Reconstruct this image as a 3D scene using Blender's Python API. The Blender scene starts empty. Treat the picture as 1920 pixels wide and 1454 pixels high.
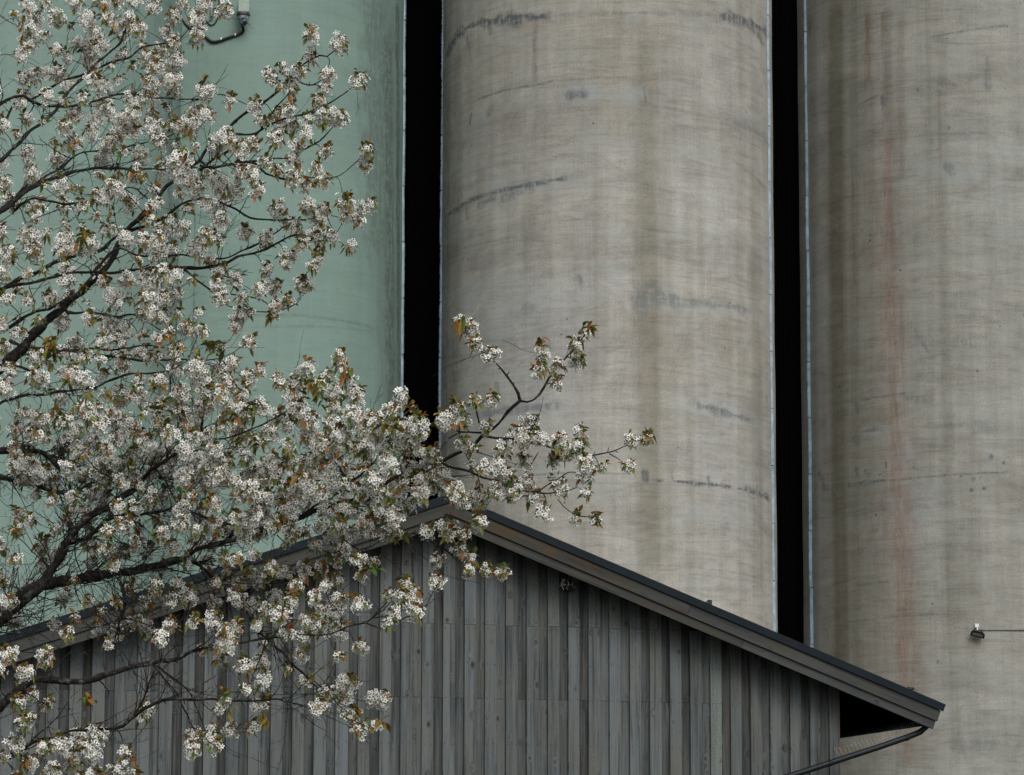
import bpy, math, random
import numpy as np
from mathutils import Vector

random.seed(7); rng = np.random.default_rng(11)
scene = bpy.context.scene
C = scene.collection

# ------------------------------------------------------------------ camera
F, CX, CY, TP = 5300.0, 1035.0, 1030.0, 0.126      # focal length and principal point in photo pixels
PITCH = math.atan(TP); EYE = 1.6
cam = bpy.data.objects.new('camera', bpy.data.cameras.new('camera')); C.objects.link(cam)
cam.location = (0, 0, EYE); cam.rotation_euler = (math.pi/2 + PITCH, 0, 0)
cam.data.sensor_fit = 'HORIZONTAL'; cam.data.sensor_width = 36; cam.data.lens = F/1920*36
cam.data.shift_x = -(CX-960)/1920; cam.data.shift_y = (CY-727)/1920
cam.data.clip_start = 0.1; cam.data.clip_end = 3000
scene.camera = cam

# ------------------------------------------------------------------ world, sun, exposure
SUN_EL, SUN_AZ = math.radians(42), math.radians(20)          # azimuth from -Y (behind the camera), towards +X
w = bpy.data.worlds.new('World'); scene.world = w; w.use_nodes = True
wn, wl = w.node_tree.nodes, w.node_tree.links
wn.clear()
sky = wn.new('ShaderNodeTexSky'); sky.sky_type = 'NISHITA'; sky.sun_disc = False
sky.sun_elevation = SUN_EL; sky.sun_rotation = math.pi - SUN_AZ
sky.air_density = 1.0; sky.dust_density = 4.0; sky.ozone_density = 1.0
hs = wn.new('ShaderNodeHueSaturation'); hs.inputs['Saturation'].default_value = 0.32
bg = wn.new('ShaderNodeBackground'); bg.inputs['Strength'].default_value = 0.12
wo = wn.new('ShaderNodeOutputWorld')
wl.new(sky.outputs[0], hs.inputs['Color']); wl.new(hs.outputs[0], bg.inputs['Color']); wl.new(bg.outputs[0], wo.inputs['Surface'])
sun = bpy.data.objects.new('sun', bpy.data.lights.new('sun', 'SUN')); C.objects.link(sun)
sun.data.energy = 1.15; sun.data.angle = math.radians(36); sun.data.color = (1.0, 0.965, 0.91)
sd = Vector((math.sin(SUN_AZ)*math.cos(SUN_EL), -math.cos(SUN_AZ)*math.cos(SUN_EL), math.sin(SUN_EL)))
sun.rotation_euler = sd.to_track_quat('Z', 'Y').to_euler()
sun.location = (0, -20, 40)
scene.view_settings.view_transform = 'Standard'; scene.view_settings.look = 'None'
scene.view_settings.gamma = 1; scene.view_settings.exposure = 0.48
try: scene.view_settings.use_curve_mapping = False
except Exception: pass

# ------------------------------------------------------------------ geometry from the photo
def ray(px, py):
    cx = (px-CX)/F; cy = (CY-py)/F
    return np.array([cx, math.cos(PITCH)-math.sin(PITCH)*cy, math.sin(PITCH)+math.cos(PITCH)*cy])
CAM = np.array([0, 0, EYE])
def at(px, py, Y):
    r = ray(px, py); return CAM + r*(Y/r[1])
def azim(px, py=650):
    r = ray(px, py); return math.atan2(r[0], r[1])

# ------------------------------------------------------------------ helpers
def tag(o, label=None, cat=None, group=None, kind=None):
    if label: o['label'] = label
    if cat: o['category'] = cat
    if group: o['group'] = group
    if kind: o['kind'] = kind
    return o
def empty(name, loc, rz=0, **k):
    o = bpy.data.objects.new(name, None); C.objects.link(o); o.location = loc; o.rotation_euler = (0, 0, rz)
    o.empty_display_size = 0.2
    return tag(o, **k)
def np_mesh(name, V, Fq, mat, parent=None, smooth=False, color=None, uv=None, cname='tint'):
    """V (n,3), Fq (m,4) quads or (m,3) tris"""
    V = np.asarray(V, dtype=np.float32); Fq = np.asarray(Fq, dtype=np.int32); k = Fq.shape[1]
    me = bpy.data.meshes.new(name)
    me.vertices.add(len(V)); me.vertices.foreach_set('co', V.ravel())
    me.loops.add(Fq.size); me.loops.foreach_set('vertex_index', Fq.ravel())
    me.polygons.add(len(Fq)); me.polygons.foreach_set('loop_start', np.arange(0, Fq.size, k, dtype=np.int32))
    me.polygons.foreach_set('loop_total', np.full(len(Fq), k, dtype=np.int32))
    me.update(calc_edges=True)
    if color is not None:
        a = me.attributes.new(cname, 'FLOAT_COLOR', 'POINT'); a.data.foreach_set('color', np.asarray(color, dtype=np.float32).ravel())
    if uv is not None:
        l = me.uv_layers.new(name='UVMap'); l.data.foreach_set('uv', np.asarray(uv, dtype=np.float32)[Fq.ravel()].ravel())
    if smooth: me.polygons.foreach_set('use_smooth', np.ones(len(Fq), dtype=bool))
    me.materials.append(mat); me.validate()
    o = bpy.data.objects.new(name, me); C.objects.link(o); o.parent = parent
    return o
class MB:
    def __init__(s): s.v = []; s.f = []; s.c = []; s.uv = []; s.m = []
    def add(s, vs, fs, col=(0.5, 0.5, 0.5, 1), uvs=None, m=0):
        b = len(s.v); s.v += [tuple(v) for v in vs]; s.f += [tuple(b+i for i in f) for f in fs]
        s.c += [col]*len(vs); s.uv += (uvs or [(0, 0)]*len(vs)); s.m += [m]*len(fs)
    def box(s, lo, hi, **k):
        x0, y0, z0 = lo; x1, y1, z1 = hi
        s.add([(x0,y0,z0),(x1,y0,z0),(x1,y1,z0),(x0,y1,z0),(x0,y0,z1),(x1,y0,z1),(x1,y1,z1),(x0,y1,z1)],
              [(0,3,2,1),(4,5,6,7),(0,1,5,4),(1,2,6,5),(2,3,7,6),(3,0,4,7)], **k)
    def prism(s, poly, y0, y1, **k):
        """polygon in x,z (counter-clockwise seen from -y), extruded y0..y1"""
        n = len(poly)
        s.add([(x, y0, z) for x, z in poly]+[(x, y1, z) for x, z in poly],
              [tuple(range(n)), tuple(range(2*n-1, n-1, -1))]+[(i, i+n, (i+1) % n+n, (i+1) % n) for i in range(n)], **k)
    def tube(s, pts, rads, n=8, cap=True, **k):
        pts = [Vector(p) for p in pts]; vs = []; fs = []
        t0 = (pts[1]-pts[0]).normalized(); a = t0.orthogonal().normalized()
        for i, p in enumerate(pts):
            t = (pts[min(i+1, len(pts)-1)]-pts[max(i-1, 0)]).normalized()
            a = (a-t*a.dot(t)).normalized(); b = t.cross(a)
            r = rads[i] if hasattr(rads, '__len__') else rads
            for j in range(n):
                g = 2*math.pi*j/n; vs.append(p+(a*math.cos(g)+b*math.sin(g))*r)
        for i in range(len(pts)-1):
            for j in range(n):
                fs.append((i*n+j, i*n+(j+1) % n, (i+1)*n+(j+1) % n, (i+1)*n+j))
        if cap: fs += [tuple(range(n-1, -1, -1)), tuple(range((len(pts)-1)*n, len(pts)*n))]
        s.add(vs, fs, **k)
    def lathe(s, prof, n=24, M=None, **k):
        vs = []; fs = []
        for r, z in prof:
            for j in range(n):
                g = 2*math.pi*j/n; v = Vector((r*math.cos(g), r*math.sin(g), z)); vs.append(M @ v if M else v)
        for i in range(len(prof)-1):
            for j in range(n): fs.append((i*n+j, i*n+(j+1) % n, (i+1)*n+(j+1) % n, (i+1)*n+j))
        s.add(vs, fs, **k)
    def build(s, name, mats, parent=None, smooth=False, bevel=0):
        me = bpy.data.meshes.new(name); me.from_pydata(s.v, [], s.f); me.update()
        a = me.attributes.new('tint', 'FLOAT_COLOR', 'POINT'); a.data.foreach_set('color', np.array(s.c, dtype=np.float32).ravel())
        l = me.uv_layers.new(name='UVMap'); idx = np.zeros(len(me.loops), dtype=np.int32); me.loops.foreach_get('vertex_index', idx)
        l.data.foreach_set('uv', np.array(s.uv, dtype=np.float32)[idx].ravel())
        mats = mats if isinstance(mats, (list, tuple)) else [mats]
        for m in mats: me.materials.append(m)
        me.polygons.foreach_set('material_index', np.array(s.m, dtype=np.int32))
        if smooth: me.polygons.foreach_set('use_smooth', np.ones(len(me.polygons), dtype=bool))
        o = bpy.data.objects.new(name, me); C.objects.link(o); o.parent = parent
        if bevel:
            b = o.modifiers.new('bevel', 'BEVEL'); b.width = bevel; b.segments = 2; b.limit_method = 'ANGLE'
        return o

# ------------------------------------------------------------------ materials
class NT:
    def __init__(s, name):
        s.m = bpy.data.materials.new(name); s.m.use_nodes = True; s.n = s.m.node_tree.nodes; s.l = s.m.node_tree.links
        s.b = s.n['Principled BSDF']
        s.b.inputs['Specular IOR Level'].default_value = 0.25
    def link(s, a, b): s.l.new(a, b)
    def coord(s, kind='Object'): return s.n.new('ShaderNodeTexCoord').outputs[kind]
    def uv(s): n = s.n.new('ShaderNodeUVMap'); n.uv_map = 'UVMap'; return n.outputs[0]
    def map(s, v, sc=(1, 1, 1), loc=(0, 0, 0)):
        n = s.n.new('ShaderNodeMapping'); n.inputs['Scale'].default_value = sc; n.inputs['Location'].default_value = loc
        s.link(v, n.inputs[0]); return n.outputs[0]
    def noise(s, v, scale=1, detail=4, rough=0.55, dist=0.0):
        n = s.n.new('ShaderNodeTexNoise'); n.inputs['Scale'].default_value = scale; n.inputs['Detail'].default_value = detail
        n.inputs['Roughness'].default_value = rough; n.inputs['Distortion'].default_value = dist; s.link(v, n.inputs['Vector']); return n.outputs['Fac']
    def voro(s, v, scale=1, rnd=1):
        n = s.n.new('ShaderNodeTexVoronoi'); n.inputs['Scale'].default_value = scale; n.inputs['Randomness'].default_value = rnd
        s.link(v, n.inputs['Vector']); return n.outputs['Distance']
    def ramp(s, f, stops):
        n = s.n.new('ShaderNodeValToRGB'); e = n.color_ramp.elements
        while len(e) < len(stops): e.new(0.5)
        for i, (p, c) in enumerate(stops):
            e[i].position = p; c = (c, c, c) if not hasattr(c, '__len__') else c; e[i].color = (*c[:3], 1)
        s.link(f, n.inputs[0]); return n.outputs[0]
    def mix(s, f, a, b, mode='MIX'):
        n = s.n.new('ShaderNodeMix'); n.data_type = 'RGBA'; n.blend_type = mode
        for i, x in ((0, f), (6, a), (7, b)):
            if hasattr(x, 'is_linked') or hasattr(x, 'links'): s.link(x, n.inputs[i])
            elif i == 0: n.inputs[0].default_value = x
            else: n.inputs[i].default_value = (*x[:3], 1)
        return n.outputs[2]
    def math(s, op, a, b=0.0, c=None, clamp=False):
        n = s.n.new('ShaderNodeMath'); n.operation = op; n.use_clamp = clamp
        for i, x in enumerate((a, b) if c is None else (a, b, c)):
            if hasattr(x, 'links'): s.link(x, n.inputs[i])
            else: n.inputs[i].default_value = x
        return n.outputs[0]
    def attr(s, name):
        n = s.n.new('ShaderNodeAttribute'); n.attribute_name = name; return n
    def sep(s, v):
        n = s.n.new('ShaderNodeSeparateColor'); s.link(v, n.inputs[0]); return n.outputs
    def bump(s, h, strength=0.3, dist=0.01):
        n = s.n.new('ShaderNodeBump'); n.inputs['Strength'].default_value = strength; n.inputs['Distance'].default_value = dist
        s.link(h, n.inputs['Height']); s.link(n.outputs[0], s.b.inputs['Normal'])
    def done(s, col, rough=0.85, metal=0.0, spec=None):
        if hasattr(col, 'links'): s.link(col, s.b.inputs['Base Color'])
        else: s.b.inputs['Base Color'].default_value = (*col[:3], 1)
        if hasattr(rough, 'links'): s.link(rough, s.b.inputs['Roughness'])
        else: s.b.inputs['Roughness'].default_value = rough
        s.b.inputs['Metallic'].default_value = metal
        if spec is not None: s.b.inputs['Specular IOR Level'].default_value = spec
        return s.m
def plain(name, col, rough=0.6, metal=0.0, var=0.25, scale=12, spec=0.3):
    t = NT(name); n = t.noise(t.coord(), scale, 5)
    f = t.ramp(n, [(0.3, 1-var), (0.7, 1+var)])
    return t.done(t.mix(1.0, col, f, 'MULTIPLY'), rough, metal, spec)

def concrete(name, base, warm, seed, painted=False):
    t = NT(name); u = t.uv()
    at_ = t.attr('stain'); st = t.sep(at_.outputs['Color']); alpha = at_.outputs['Alpha']
    m = lambda sx, sy, k=0: t.map(u, (sx, sy, 1), (seed*3.7+k*11.3, seed*1.9+k*5.1, 0))
    big = t.noise(m(0.35, 0.28), 1, 3, 0.55)
    lifts = t.noise(m(0.06, 1.1, 1), 1, 4, 0.6, 0.3)              # broad horizontal pours
    boards = t.noise(m(0.55, 4.2, 2), 1, 8, 0.70, 2.2)             # fine slip-form lines
    streak = t.noise(m(3.6, 0.10, 3), 1, 6, 0.66, 0.25)             # long run-down streaks
    fine = t.noise(m(19, 2.2, 4), 1, 5, 0.72, 0.8)                       # short vertical scratches
    weave = t.noise(m(3.2, 26, 5), 1, 4, 0.65)
    grain = t.noise(m(30, 30, 6), 1, 3, 0.75)
    blot = t.noise(m(1.3, 2.1, 7), 1, 6, 0.68, 0.6)
    a = 0.35 if painted else 1.0
    col = t.mix(t.ramp(big, [(0.3, 0.0), (0.72, 1.0)]), base, warm)
    def mul(c, f, lo, hi, p0=0.3, p1=0.7):
        lo = 1-(1-lo)*a; hi = 1+(hi-1)*a
        return t.mix(1.0, c, t.ramp(f, [(p0, lo), (p1, min(hi, 1.0) if hi <= 1 else hi)]), 'MULTIPLY')
    col = mul(col, lifts, 0.78, 1.0); col = mul(col, boards, 0.76, 1.0, 0.32, 0.56); col = mul(col, streak, 0.84, 1.0, 0.36, 0.60)
    col = mul(col, fine, 0.91, 1.0, 0.3, 0.58); col = mul(col, weave, 0.985, 1.0); col = mul(col, grain, 0.76, 1.0, 0.34, 0.58)
    mott = t.noise(m(0.8, 1.0, 12), 1, 8, 0.76, 1.0); col = mul(col, mott, 0.72, 1.0, 0.30, 0.60)
    # blotchy weather patches of cooler grey
    bl = t.ramp(blot, [(0.48, 0.0), (0.70, 0.55*a)])
    col = t.mix(bl, col, t.mix(1.0, base, (0.66, 0.72, 0.74), 'MULTIPLY'))
    # small dark pits
    pit = t.voro(m(3.1, 3.1, 8), 1); pitn = t.noise(m(0.9, 0.9, 9), 1, 2)
    pf = t.math('MULTIPLY', t.ramp(pit, [(0.05, 1.0), (0.085, 0.0)]), t.ramp(pitn, [(0.53, 0.0), (0.60, 0.9)]))
    if not painted: col = t.mix(pf, col, (0.05, 0.05, 0.045))
    # weather marks, darker zones and painted edge shade carried by the mesh, broken up by noise
    brk = t.noise(m(6, 9, 10), 1, 8, 0.8, 0.4); drip = t.noise(m(12, 1.6, 11), 1, 6, 0.74)
    def broken(x, nz, soft, lo=0.1):
        return t.math('MULTIPLY', x, t.ramp(nz, [(0.5-soft, lo), (0.5+soft*0.4, 1.0)]))
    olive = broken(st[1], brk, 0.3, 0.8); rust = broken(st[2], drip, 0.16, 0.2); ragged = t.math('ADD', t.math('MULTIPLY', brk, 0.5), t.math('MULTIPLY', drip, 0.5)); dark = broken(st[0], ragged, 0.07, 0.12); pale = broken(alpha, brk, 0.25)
    col = t.mix(t.math('MULTIPLY', olive, 0.85), col, t.mix(1.0, col, (0.45, 0.43, 0.33), 'MULTIPLY'))
    col = t.mix(t.math('MULTIPLY', rust, 0.95), col, t.mix(1.0, col, (0.76, 0.46, 0.37), 'MULTIPLY'))
    col = t.mix(t.math('MULTIPLY', pale, 0.8), col, (0.225, 0.25, 0.26))
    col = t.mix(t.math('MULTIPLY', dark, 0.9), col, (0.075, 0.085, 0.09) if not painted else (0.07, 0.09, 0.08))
    h = t.math('ADD', t.math('MULTIPLY', boards, 0.6), t.math('ADD', t.math('MULTIPLY', grain, 0.35), t.math('MULTIPLY', dark, -0.5)))
    t.bump(h, 0.35 if not painted else 0.15, 0.02)
    return t.done(col, 0.9 if not painted else 0.7, 0, 0.2)

def wood(name, light, darkc, seed, contrast=1.0, along='v'):
    """weathered softwood; UV x runs across the grain in metres, y along it; tint.r = board tone, tint.g = lichen, tint.b = damp"""
    t = NT(name); u = t.uv(); tc = t.sep(t.attr('tint').outputs['Color'])
    m = lambda sx, sy, k=0: t.map(u, (sx, sy, 1), (seed+k*7.3, seed*2+k*3.1, 0))
    # knots: stretched cells bend the grain
    kd = t.voro(m(6.5, 4.2, 1), 1, 1); kn = t.noise(m(2.3, 1.7, 9), 1, 2)
    knot = t.math('MULTIPLY', t.ramp(kd, [(0.07, 1.0), (0.14, 0.0)]), t.ramp(kn, [(0.46, 0.0), (0.50, 1.0)])); halo = t.ramp(kd, [(0.05, 1.0), (0.30, 0.0)])
    warp = t.math('MULTIPLY', halo, 0.10)
    cx = t.n.new('ShaderNodeCombineXYZ'); t.link(warp, cx.inputs[0])
    add = t.n.new('ShaderNodeVectorMath'); add.operation = 'ADD'; t.link(u, add.inputs[0]); t.link(cx.outputs[0], add.inputs[1])
    g = lambda sx, sy, k: t.map(add.outputs[0], (sx, sy, 1), (seed+k*5.3, k*2.7, 0))
    grain = t.noise(g(34, 0.7, 2), 1, 7, 0.78, 0.6); broad = t.noise(g(13, 0.4, 3), 1, 4, 0.6, 0.4); patch = t.noise(m(4, 1.1, 4), 1, 5, 0.6)
    fine = t.noise(m(160, 18, 5), 1, 3, 0.7)
    tone = t.math('ADD', t.math('MULTIPLY', tc[0], 0.40), t.math('ADD', t.math('MULTIPLY', grain, 0.85), t.math('ADD', t.math('MULTIPLY', broad, 0.65), t.math('MULTIPLY', patch, 0.45))))
    tone = t.ramp(t.math('MULTIPLY', tone, 0.46), [(0.405, 0.0), (0.605, 1.0)])
    col = t.mix(tone, darkc, light)
    col = t.mix(t.ramp(patch, [(0.40, 0.0), (0.66, 0.9)]), col, t.mix(1.0, col, (0.95, 0.84, 0.70), 'MULTIPLY'))
    col = t.mix(1.0, col, t.ramp(fine, [(0.3, 0.82), (0.7, 1.0)]), 'MULTIPLY')
    gap = t.ramp(grain, [(0.37, 1.0), (0.45, 0.0)])
    col = t.mix(t.math('MULTIPLY', gap, 0.6*contrast), col, (0.02, 0.02, 0.018))
    col = t.mix(t.math('MULTIPLY', knot, 0.92), col, (0.012, 0.011, 0.010))
    ring = t.ramp(kd, [(0.09, 0.0), (0.12, 0.45), (0.16, 0.0)]); col = t.mix(ring, col, (0.03, 0.03, 0.028))
    li = t.noise(m(70, 70, 6), 1, 5, 0.8)
    lf = t.math('MULTIPLY', tc[1], t.ramp(li, [(0.42, 0.0), (0.58, 1.0)])); col = t.mix(lf, col, (0.16, 0.20, 0.18))
    da = t.noise(m(9, 1.0, 7), 1, 5, 0.7); df = t.math('MULTIPLY', tc[2], t.ramp(da, [(0.30, 0.0), (0.6, 1.0)])); col = t.mix(t.math('MULTIPLY', df, 0.8), col, (0.024, 0.022, 0.018))
    t.bump(t.math('SUBTRACT', t.math('ADD', grain, t.math('MULTIPLY', fine, 0.3)), t.math('MULTIPLY', knot, 0.4)), 0.5, 0.004)
    return t.done(col, 0.85, 0, 0.2)

M = {}
M['concrete_mid'] = concrete('silo_concrete', (0.420, 0.420, 0.402), (0.395, 0.376, 0.326), 1.0)
M['concrete_right'] = concrete('silo_concrete_grey', (0.335, 0.342, 0.322), (0.312, 0.304, 0.264), 5.0)
M['mint'] = concrete('mint_painted_concrete', (0.166, 0.243, 0.214), (0.147, 0.219, 0.193), 9.0, True)
M['black'] = plain('black_cladding', (0.0012, 0.0014, 0.0014), 0.95, spec=0.0)  # near-black stands in for deep shade between the silos
M['galv'] = plain('galvanised_trim', (0.175, 0.245, 0.305), 0.5, 0.0, 0.35, 6, 0.4)
M['galv_dark'] = plain('weathered_blue_trim', (0.095, 0.16, 0.21), 0.5, 0.0, 0.45, 5, 0.4)
M['cap'] = plain('roof_slab_concrete', (0.28, 0.27, 0.25), 0.9)
M['wall_wood'] = wood('weathered_board', (0.102, 0.120, 0.129), (0.008, 0.0085, 0.0085), 3.0)
M['barge_wood'] = wood('bargeboard_wood', (0.050, 0.057, 0.058), (0.008, 0.008, 0.008), 8.0, 0.8)
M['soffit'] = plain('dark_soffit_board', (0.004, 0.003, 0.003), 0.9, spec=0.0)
M['roof'] = plain('blue_black_roof_metal', (0.004, 0.008, 0.012), 0.6, 0.0, 0.2, 3, 0.12)
M['pipe'] = plain('black_pipe', (0.006, 0.009, 0.012), 0.5, 0.0, 0.3, 8, 0.2)
M['nail'] = plain('rusty_nail', (0.02, 0.017, 0.014), 0.7)
M['spike'] = plain('spike_wire', (0.26, 0.24, 0.18), 0.4, 0.3, 0.2, 20)
M['rubber'] = plain('black_rubber', (0.010, 0.011, 0.012), 0.5)
M['grey_plastic'] = plain('pale_green_housing', (0.20, 0.26, 0.22), 0.5, var=0.08)
M['white'] = plain('white_plastic', (0.55, 0.55, 0.56), 0.5, var=0.06)
M['dark_rim'] = plain('dark_rim', (0.05, 0.045, 0.045), 0.5)
M['rust_paint'] = plain('red_primer_edge', (0.16, 0.045, 0.025), 0.8, var=0.4)
def lamp_glass():
    t = NT('lamp_glass'); return t.done((0.14, 0.14, 0.13), 0.25, 0, 0.5)
M['lamp_glass'] = lamp_glass()
def dome_mat():
    t = NT('smoked_dome'); n = t.noise(t.coord(), 9, 3, 0.5, 1.5)
    return t.done(t.ramp(n, [(0.42, (0.01, 0.012, 0.015)), (0.62, (0.16, 0.20, 0.25))]), 0.08, 0.0, 1.0)
M['dome'] = dome_mat()
def barge_stained():
    m = M['barge_wood'].copy(); m.name = 'orange_lichen_bargeboard'
    nt = m.node_tree; b = nt.nodes['Principled BSDF']; src = b.inputs['Base Color'].links[0].from_socket
    uvn = nt.nodes.new('ShaderNodeUVMap'); mp = nt.nodes.new('ShaderNodeMapping'); mp.inputs['Scale'].default_value = (9, 2.2, 1)
    no = nt.nodes.new('ShaderNodeTexNoise'); no.inputs['Scale'].default_value = 1; no.inputs['Detail'].default_value = 8; no.inputs['Roughness'].default_value = 0.7
    nt.links.new(uvn.outputs[0], mp.inputs[0]); nt.links.new(mp.outputs[0], no.inputs['Vector'])
    r = nt.nodes.new('ShaderNodeValToRGB'); r.color_ramp.elements[0].position = 0.46; r.color_ramp.elements[1].position = 0.66
    r.color_ramp.elements[0].color = (0, 0, 0, 1); r.color_ramp.elements[1].color = (1, 1, 1, 1); nt.links.new(no.outputs['Fac'], r.inputs[0])
    at_ = nt.nodes.new('ShaderNodeAttribute'); at_.attribute_name = 'tint'
    mu = nt.nodes.new('ShaderNodeMath'); mu.operation = 'MULTIPLY'; nt.links.new(r.outputs[0], mu.inputs[0]); nt.links.new(at_.outputs['Alpha'], mu.inputs[1])
    mx = nt.nodes.new('ShaderNodeMix'); mx.data_type = 'RGBA'; nt.links.new(mu.outputs[0], mx.inputs[0]); nt.links.new(src, mx.inputs[6]); mx.inputs[7].default_value = (0.052, 0.034, 0.013, 1)
    nt.links.new(mx.outputs[2], b.inputs['Base Color']); return m
M['barge_stained'] = barge_stained()
def petal_mat():
    t = NT('cherry_petal'); a = t.attr('tint').outputs['Color']
    t.link(a, t.b.inputs['Base Color']); t.b.inputs['Roughness'].default_value = 0.7
    tr = t.n.new('ShaderNodeBsdfTranslucent'); t.link(a, tr.inputs[0]); mx = t.n.new('ShaderNodeMixShader'); mx.inputs[0].default_value = 0.38
    t.link(t.b.outputs[0], mx.inputs[1]); t.link(tr.outputs[0], mx.inputs[2]); t.link(mx.outputs[0], t.n['Material Output'].inputs[0]); return t.m
M['petal'] = petal_mat(); M['petal'].name = 'cherry_petal'
def leaf_mat():
    t = NT('young_leaf'); a = t.attr('tint').outputs['Color']
    t.link(a, t.b.inputs['Base Color']); t.b.inputs['Roughness'].default_value = 0.45
    tr = t.n.new('ShaderNodeBsdfTranslucent'); t.link(a, tr.inputs[0]); mx = t.n.new('ShaderNodeMixShader'); mx.inputs[0].default_value = 0.25
    t.link(t.b.outputs[0], mx.inputs[1]); t.link(tr.outputs[0], mx.inputs[2]); t.link(mx.outputs[0], t.n['Material Output'].inputs[0]); return t.m
M['leaf'] = leaf_mat()
def bark_mat():
    t = NT('cherry_bark'); o = t.coord()
    n = t.noise(t.map(o, (38, 38, 38)), 1, 6, 0.7); n2 = t.noise(t.map(o, (14, 14, 90)), 1, 4, 0.6); n3 = t.noise(t.map(o, (9, 9, 9)), 1, 4, 0.6)
    col = t.mix(t.ramp(n2, [(0.35, 0), (0.65, 1)]), (0.007, 0.0065, 0.006), (0.022, 0.020, 0.018))
    li = t.math('MULTIPLY', t.ramp(n, [(0.52, 0), (0.62, 1)]), t.ramp(n3, [(0.42, 0), (0.6, 0.8)]))
    col = t.mix(li, col, (0.13, 0.14, 0.125)); t.bump(n, 0.8, 0.01); return t.done(col, 0.9, 0, 0.15)
M['bark'] = bark_mat()
def ground_mat():
    t = NT('gravel_and_grass'); o = t.coord(); n = t.noise(t.map(o, (0.15, 0.15, 1)), 1, 5); f = t.noise(t.map(o, (18, 18, 18)), 1, 4, 0.7)
    col = t.mix(t.ramp(n, [(0.45, 0), (0.55, 1)]), (0.10, 0.095, 0.085), (0.045, 0.065, 0.025)); col = t.mix(1.0, col, t.ramp(f, [(0.3, 0.6), (0.7, 1.0)]), 'MULTIPLY')
    t.bump(f, 0.5, 0.03); return t.done(col, 0.95)

# ------------------------------------------------------------------ ground
g = MB(); g.add([(-600, -600, 0), (600, -600, 0), (600, 900, 0), (-600, 900, 0)], [(0, 1, 2, 3)]); go = g.build('ground', ground_mat()); tag(go, kind='structure')

# ------------------------------------------------------------------ silos
SILO_H = 27.0
def silo_geom(lpx=None, rpx=None, dist=60.0, R=None):
    if R is None:
        a0, a1 = azim(lpx), azim(rpx); c = (a0+a1)/2; R = dist*math.sin((a1-a0)/2)
    else:
        h = math.asin(R/dist); c = azim(lpx)+h if lpx is not None else azim(rpx)-h
    return dict(x=dist*math.sin(c), y=dist*math.cos(c), R=R)
S2 = silo_geom(827, 1453); R0 = S2['R']
S3 = silo_geom(1487, None, 62.0, R0)
S1 = silo_geom(None, 757, 60.0, R0)
S0 = silo_geom(None, 331, 56.5, R0)
def hit(s, px, py):
    """point where the photo ray meets the silo, as world point, arc length u and height v"""
    d = ray(px, py); ox, oy = -s['x'], -s['y']
    A = d[0]**2+d[1]**2; B = 2*(ox*d[0]+oy*d[1]); Cc = ox*ox+oy*oy-s['R']**2
    disc = B*B-4*A*Cc
    if disc < 0: disc = 0
    t = (-B-math.sqrt(disc))/(2*A); p = CAM+d*t
    th = math.atan2(p[0]-s['x'], -(p[1]-s['y']))            # 0 = facing -Y
    return p, th*s['R'], p[2]
MPP = 60.0/F
def stamp(U, V, col, ch, uvs, wd, k, amp=0.0, sharp=0):
    """soft line through points (u,v) of half-width wd, strength k, into channel ch"""
    pts = np.array(uvs)
    if len(pts) == 1: pts = np.vstack([pts, pts+1e-4])
    lo = pts.min(0)-4*wd-0.05; hi = pts.max(0)+4*wd+0.05
    sel = np.where((U > lo[0]) & (U < hi[0]) & (V > lo[1]) & (V < hi[1]))[0]
    if len(sel) == 0: return
    P = np.stack([U[sel], V[sel]], 1); best = np.full(len(sel), 1e9)
    for a, b in zip(pts[:-1], pts[1:]):
        ab = b-a; t = np.clip(((P-a)@ab)/(ab@ab+1e-12), 0, 1); best = np.minimum(best, np.linalg.norm(P-(a+t[:, None]*ab), axis=1))
    s0, s1 = rng.uniform(0, 50, 2)
    wob = .35*np.sin(P[:, 0]*3.1+s0)+.3*np.sin(P[:, 0]*7.7+s1+2*np.sin(P[:, 1]*5))+.25*np.sin(P[:, 0]*15.3+s0*2+P[:, 1]*4)+.2*np.sin(P[:, 1]*9+s1)
    w_ = wd*np.clip(1+1.3*amp*wob, .15, 3)
    endf = np.clip(np.minimum(np.linalg.norm(P-pts[0], axis=1), np.linalg.norm(P-pts[-1], axis=1))/(3*wd+.01), .25, 1) if len(uvs) > 2 else 1.0
    val = k*endf*np.clip(1.6-best/np.maximum(w_, 1e-3), 0, 1) if not sharp else k*(best < w_)
    col[sel, ch] = np.maximum(col[sel, ch], val)
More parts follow.
